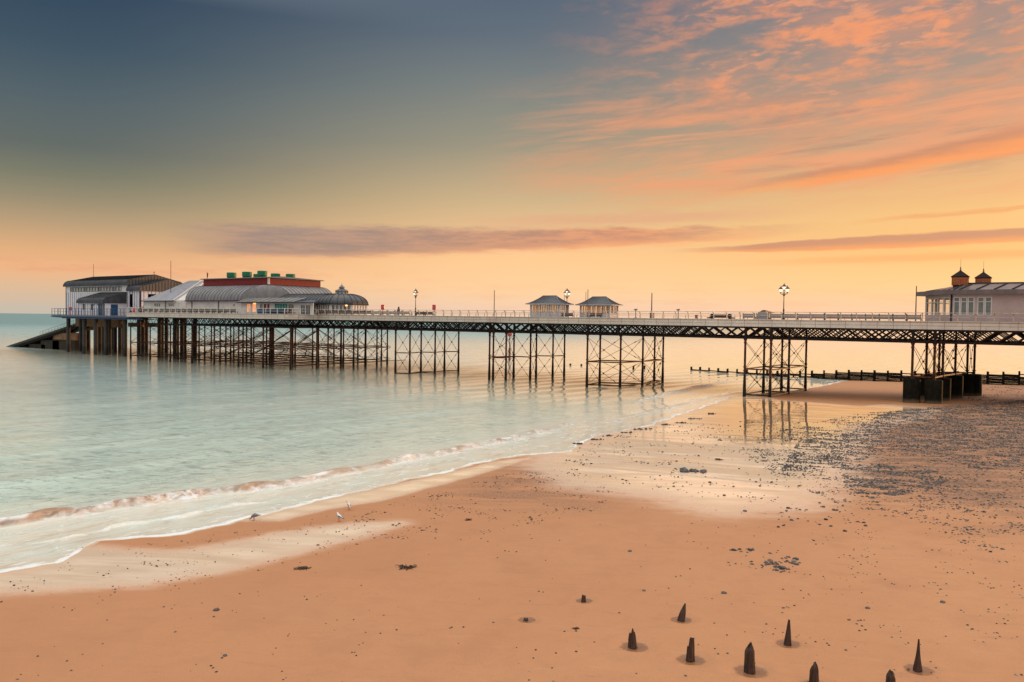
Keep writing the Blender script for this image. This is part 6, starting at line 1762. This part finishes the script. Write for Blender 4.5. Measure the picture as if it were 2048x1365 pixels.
def fbm(x, y, s, seed): return mnoise.fractal(Vector((x * s, y * s, seed)), .8, 2.1, 4)
def in_poly(x, y, P):
    c = False; j = len(P) - 1
    for i in range(len(P)):
        if (P[i][1] > y) != (P[j][1] > y) and x < (P[j][0] - P[i][0]) * (y - P[i][1]) / (P[j][1] - P[i][1]) + P[i][0]: c = not c
        j = i
    return c
SH1 = gpoly([(1600, 880), (1680, 872), (1760, 830), (1800, 822), (1900, 812), (2060, 800), (2100, 800), (2100, 930), (1960, 940), (1880, 915), (1800, 900), (1740, 915), (1700, 935), (1640, 938), (1560, 945)])
SH2 = gpoly([(1680, 935), (1790, 925), (1860, 935), (1900, 960), (1850, 985), (1740, 998), (1690, 975)])
SH3 = gpoly([(1560, 860), (1700, 830), (2090, 795), (2090, 1060), (1980, 1110), (1860, 1060), (1680, 1010), (1560, 960), (1480, 900)])
SH4 = gpoly([(1860, 775), (2090, 770), (2090, 812), (1960, 806)])
def bbox(P): return min(p[0] for p in P), max(p[0] for p in P), min(p[1] for p in P), max(p[1] for p in P)
def picker(P, sc_, th, seed, k=1.):
    b_ = bbox(P)
    def f(rg):
        x = rg.uniform(b_[0], b_[1]); y = rg.uniform(b_[2], b_[3])
        if not in_poly(x, y, P): return None
        v = fbm(x * .7, y * 1.3, sc_, seed)
        if v < th + rg.uniform(-.2, .2): return None
        if fbm(x * .6, y * 1.5, .75, seed + 60) < rg.uniform(-.25, .3): return None
        return x, y, k * (.6 + .4 * rg.random() ** 3 * 2.5)
    return f
scatter('shingle', 'dense bank of wet grey blue flint shingle before the concrete footings', 23000, picker(SH1, .1, -.4, 3.), M_SHING, .03, .085, 21)
scatter('shingle', 'broken patch of grey flint shingle on the open sand', 2600, picker(SH2, .2, -.2, 9.), M_SHING, .03, .085, 22)
scatter('shingle', 'thinly strewn grey pebbles over the upper beach', 14000, picker(SH3, .1, -.2, 5.), M_SHING, .022, .075, 23)
scatter('shingle', 'shingle strips at the foot of the groyne', 2600, picker(SH4, .2, -.1, 15.), M_SHING, .04, .1, 24)
def pick_fore(rg):
    px, py = rg.uniform(-40, 2100), 1000 + 380 * rg.random() ** .9
    dens = .1 + .9 * max(0, min(1, (px - 1250) / 500)) * max(0, min(1, (1400 - py) / 330))
    if rg.random() > dens: return None
    x, y, z = ground_pt(px, py)
    if fbm(x, y, .5, 31.) < -.05 + .3 * rg.random(): return None
    return x, y, 1.
scatter('pebbles', 'small pebbles sprinkled over the foreground sand', 620, pick_fore, M_SHING, .018, .05, 25, .7)
P5 = gpoly([(1460, 1100), (1540, 1095), (1610, 1120), (1590, 1155), (1500, 1150), (1450, 1125)])
scatter('pebbles', 'loose cluster of grey stones on the sand behind the cone stump', 85, picker(P5, .6, -.05, 41.), M_SHING, .04, .12, 26, .6)
P6 = gpoly([(1560, 1015), (1700, 1000), (1740, 1060), (1600, 1090), (1540, 1060)])
scatter('pebbles', 'sparse grey stones below the broken shingle patch', 60, picker(P6, .6, -.05, 47.), M_SHING, .04, .11, 29, .6)
P7 = gpoly([(760, 1010), (1000, 950), (1150, 935), (1230, 985), (1180, 1030), (960, 1070), (800, 1080), (620, 1100)])
scatter('pebbles', 'dark grit and pebbles over the sand between the foam and the stumps', 900, picker(P7, .3, -.02, 43.), M_WEED, .02, .06, 27, .5)
P8 = gpoly([(1130, 900), (1350, 845), (1600, 840), (1640, 940), (1560, 1010), (1300, 990), (1130, 950)])
scatter('pebbles', 'pebbles scattered over the shining wet sand', 850, picker(P8, .25, -.02, 45.), M_WEED, .03, .085, 28, .55)
P9 = gpoly([(-40, 1190), (200, 1100), (500, 1060), (760, 1010), (700, 1100), (400, 1170), (100, 1230)])
scatter('pebbles', 'tiny dark specks of stone on the sand along the foam line', 330, picker(P9, .4, -.1, 49.), M_WEED, .012, .04, 30, .6)
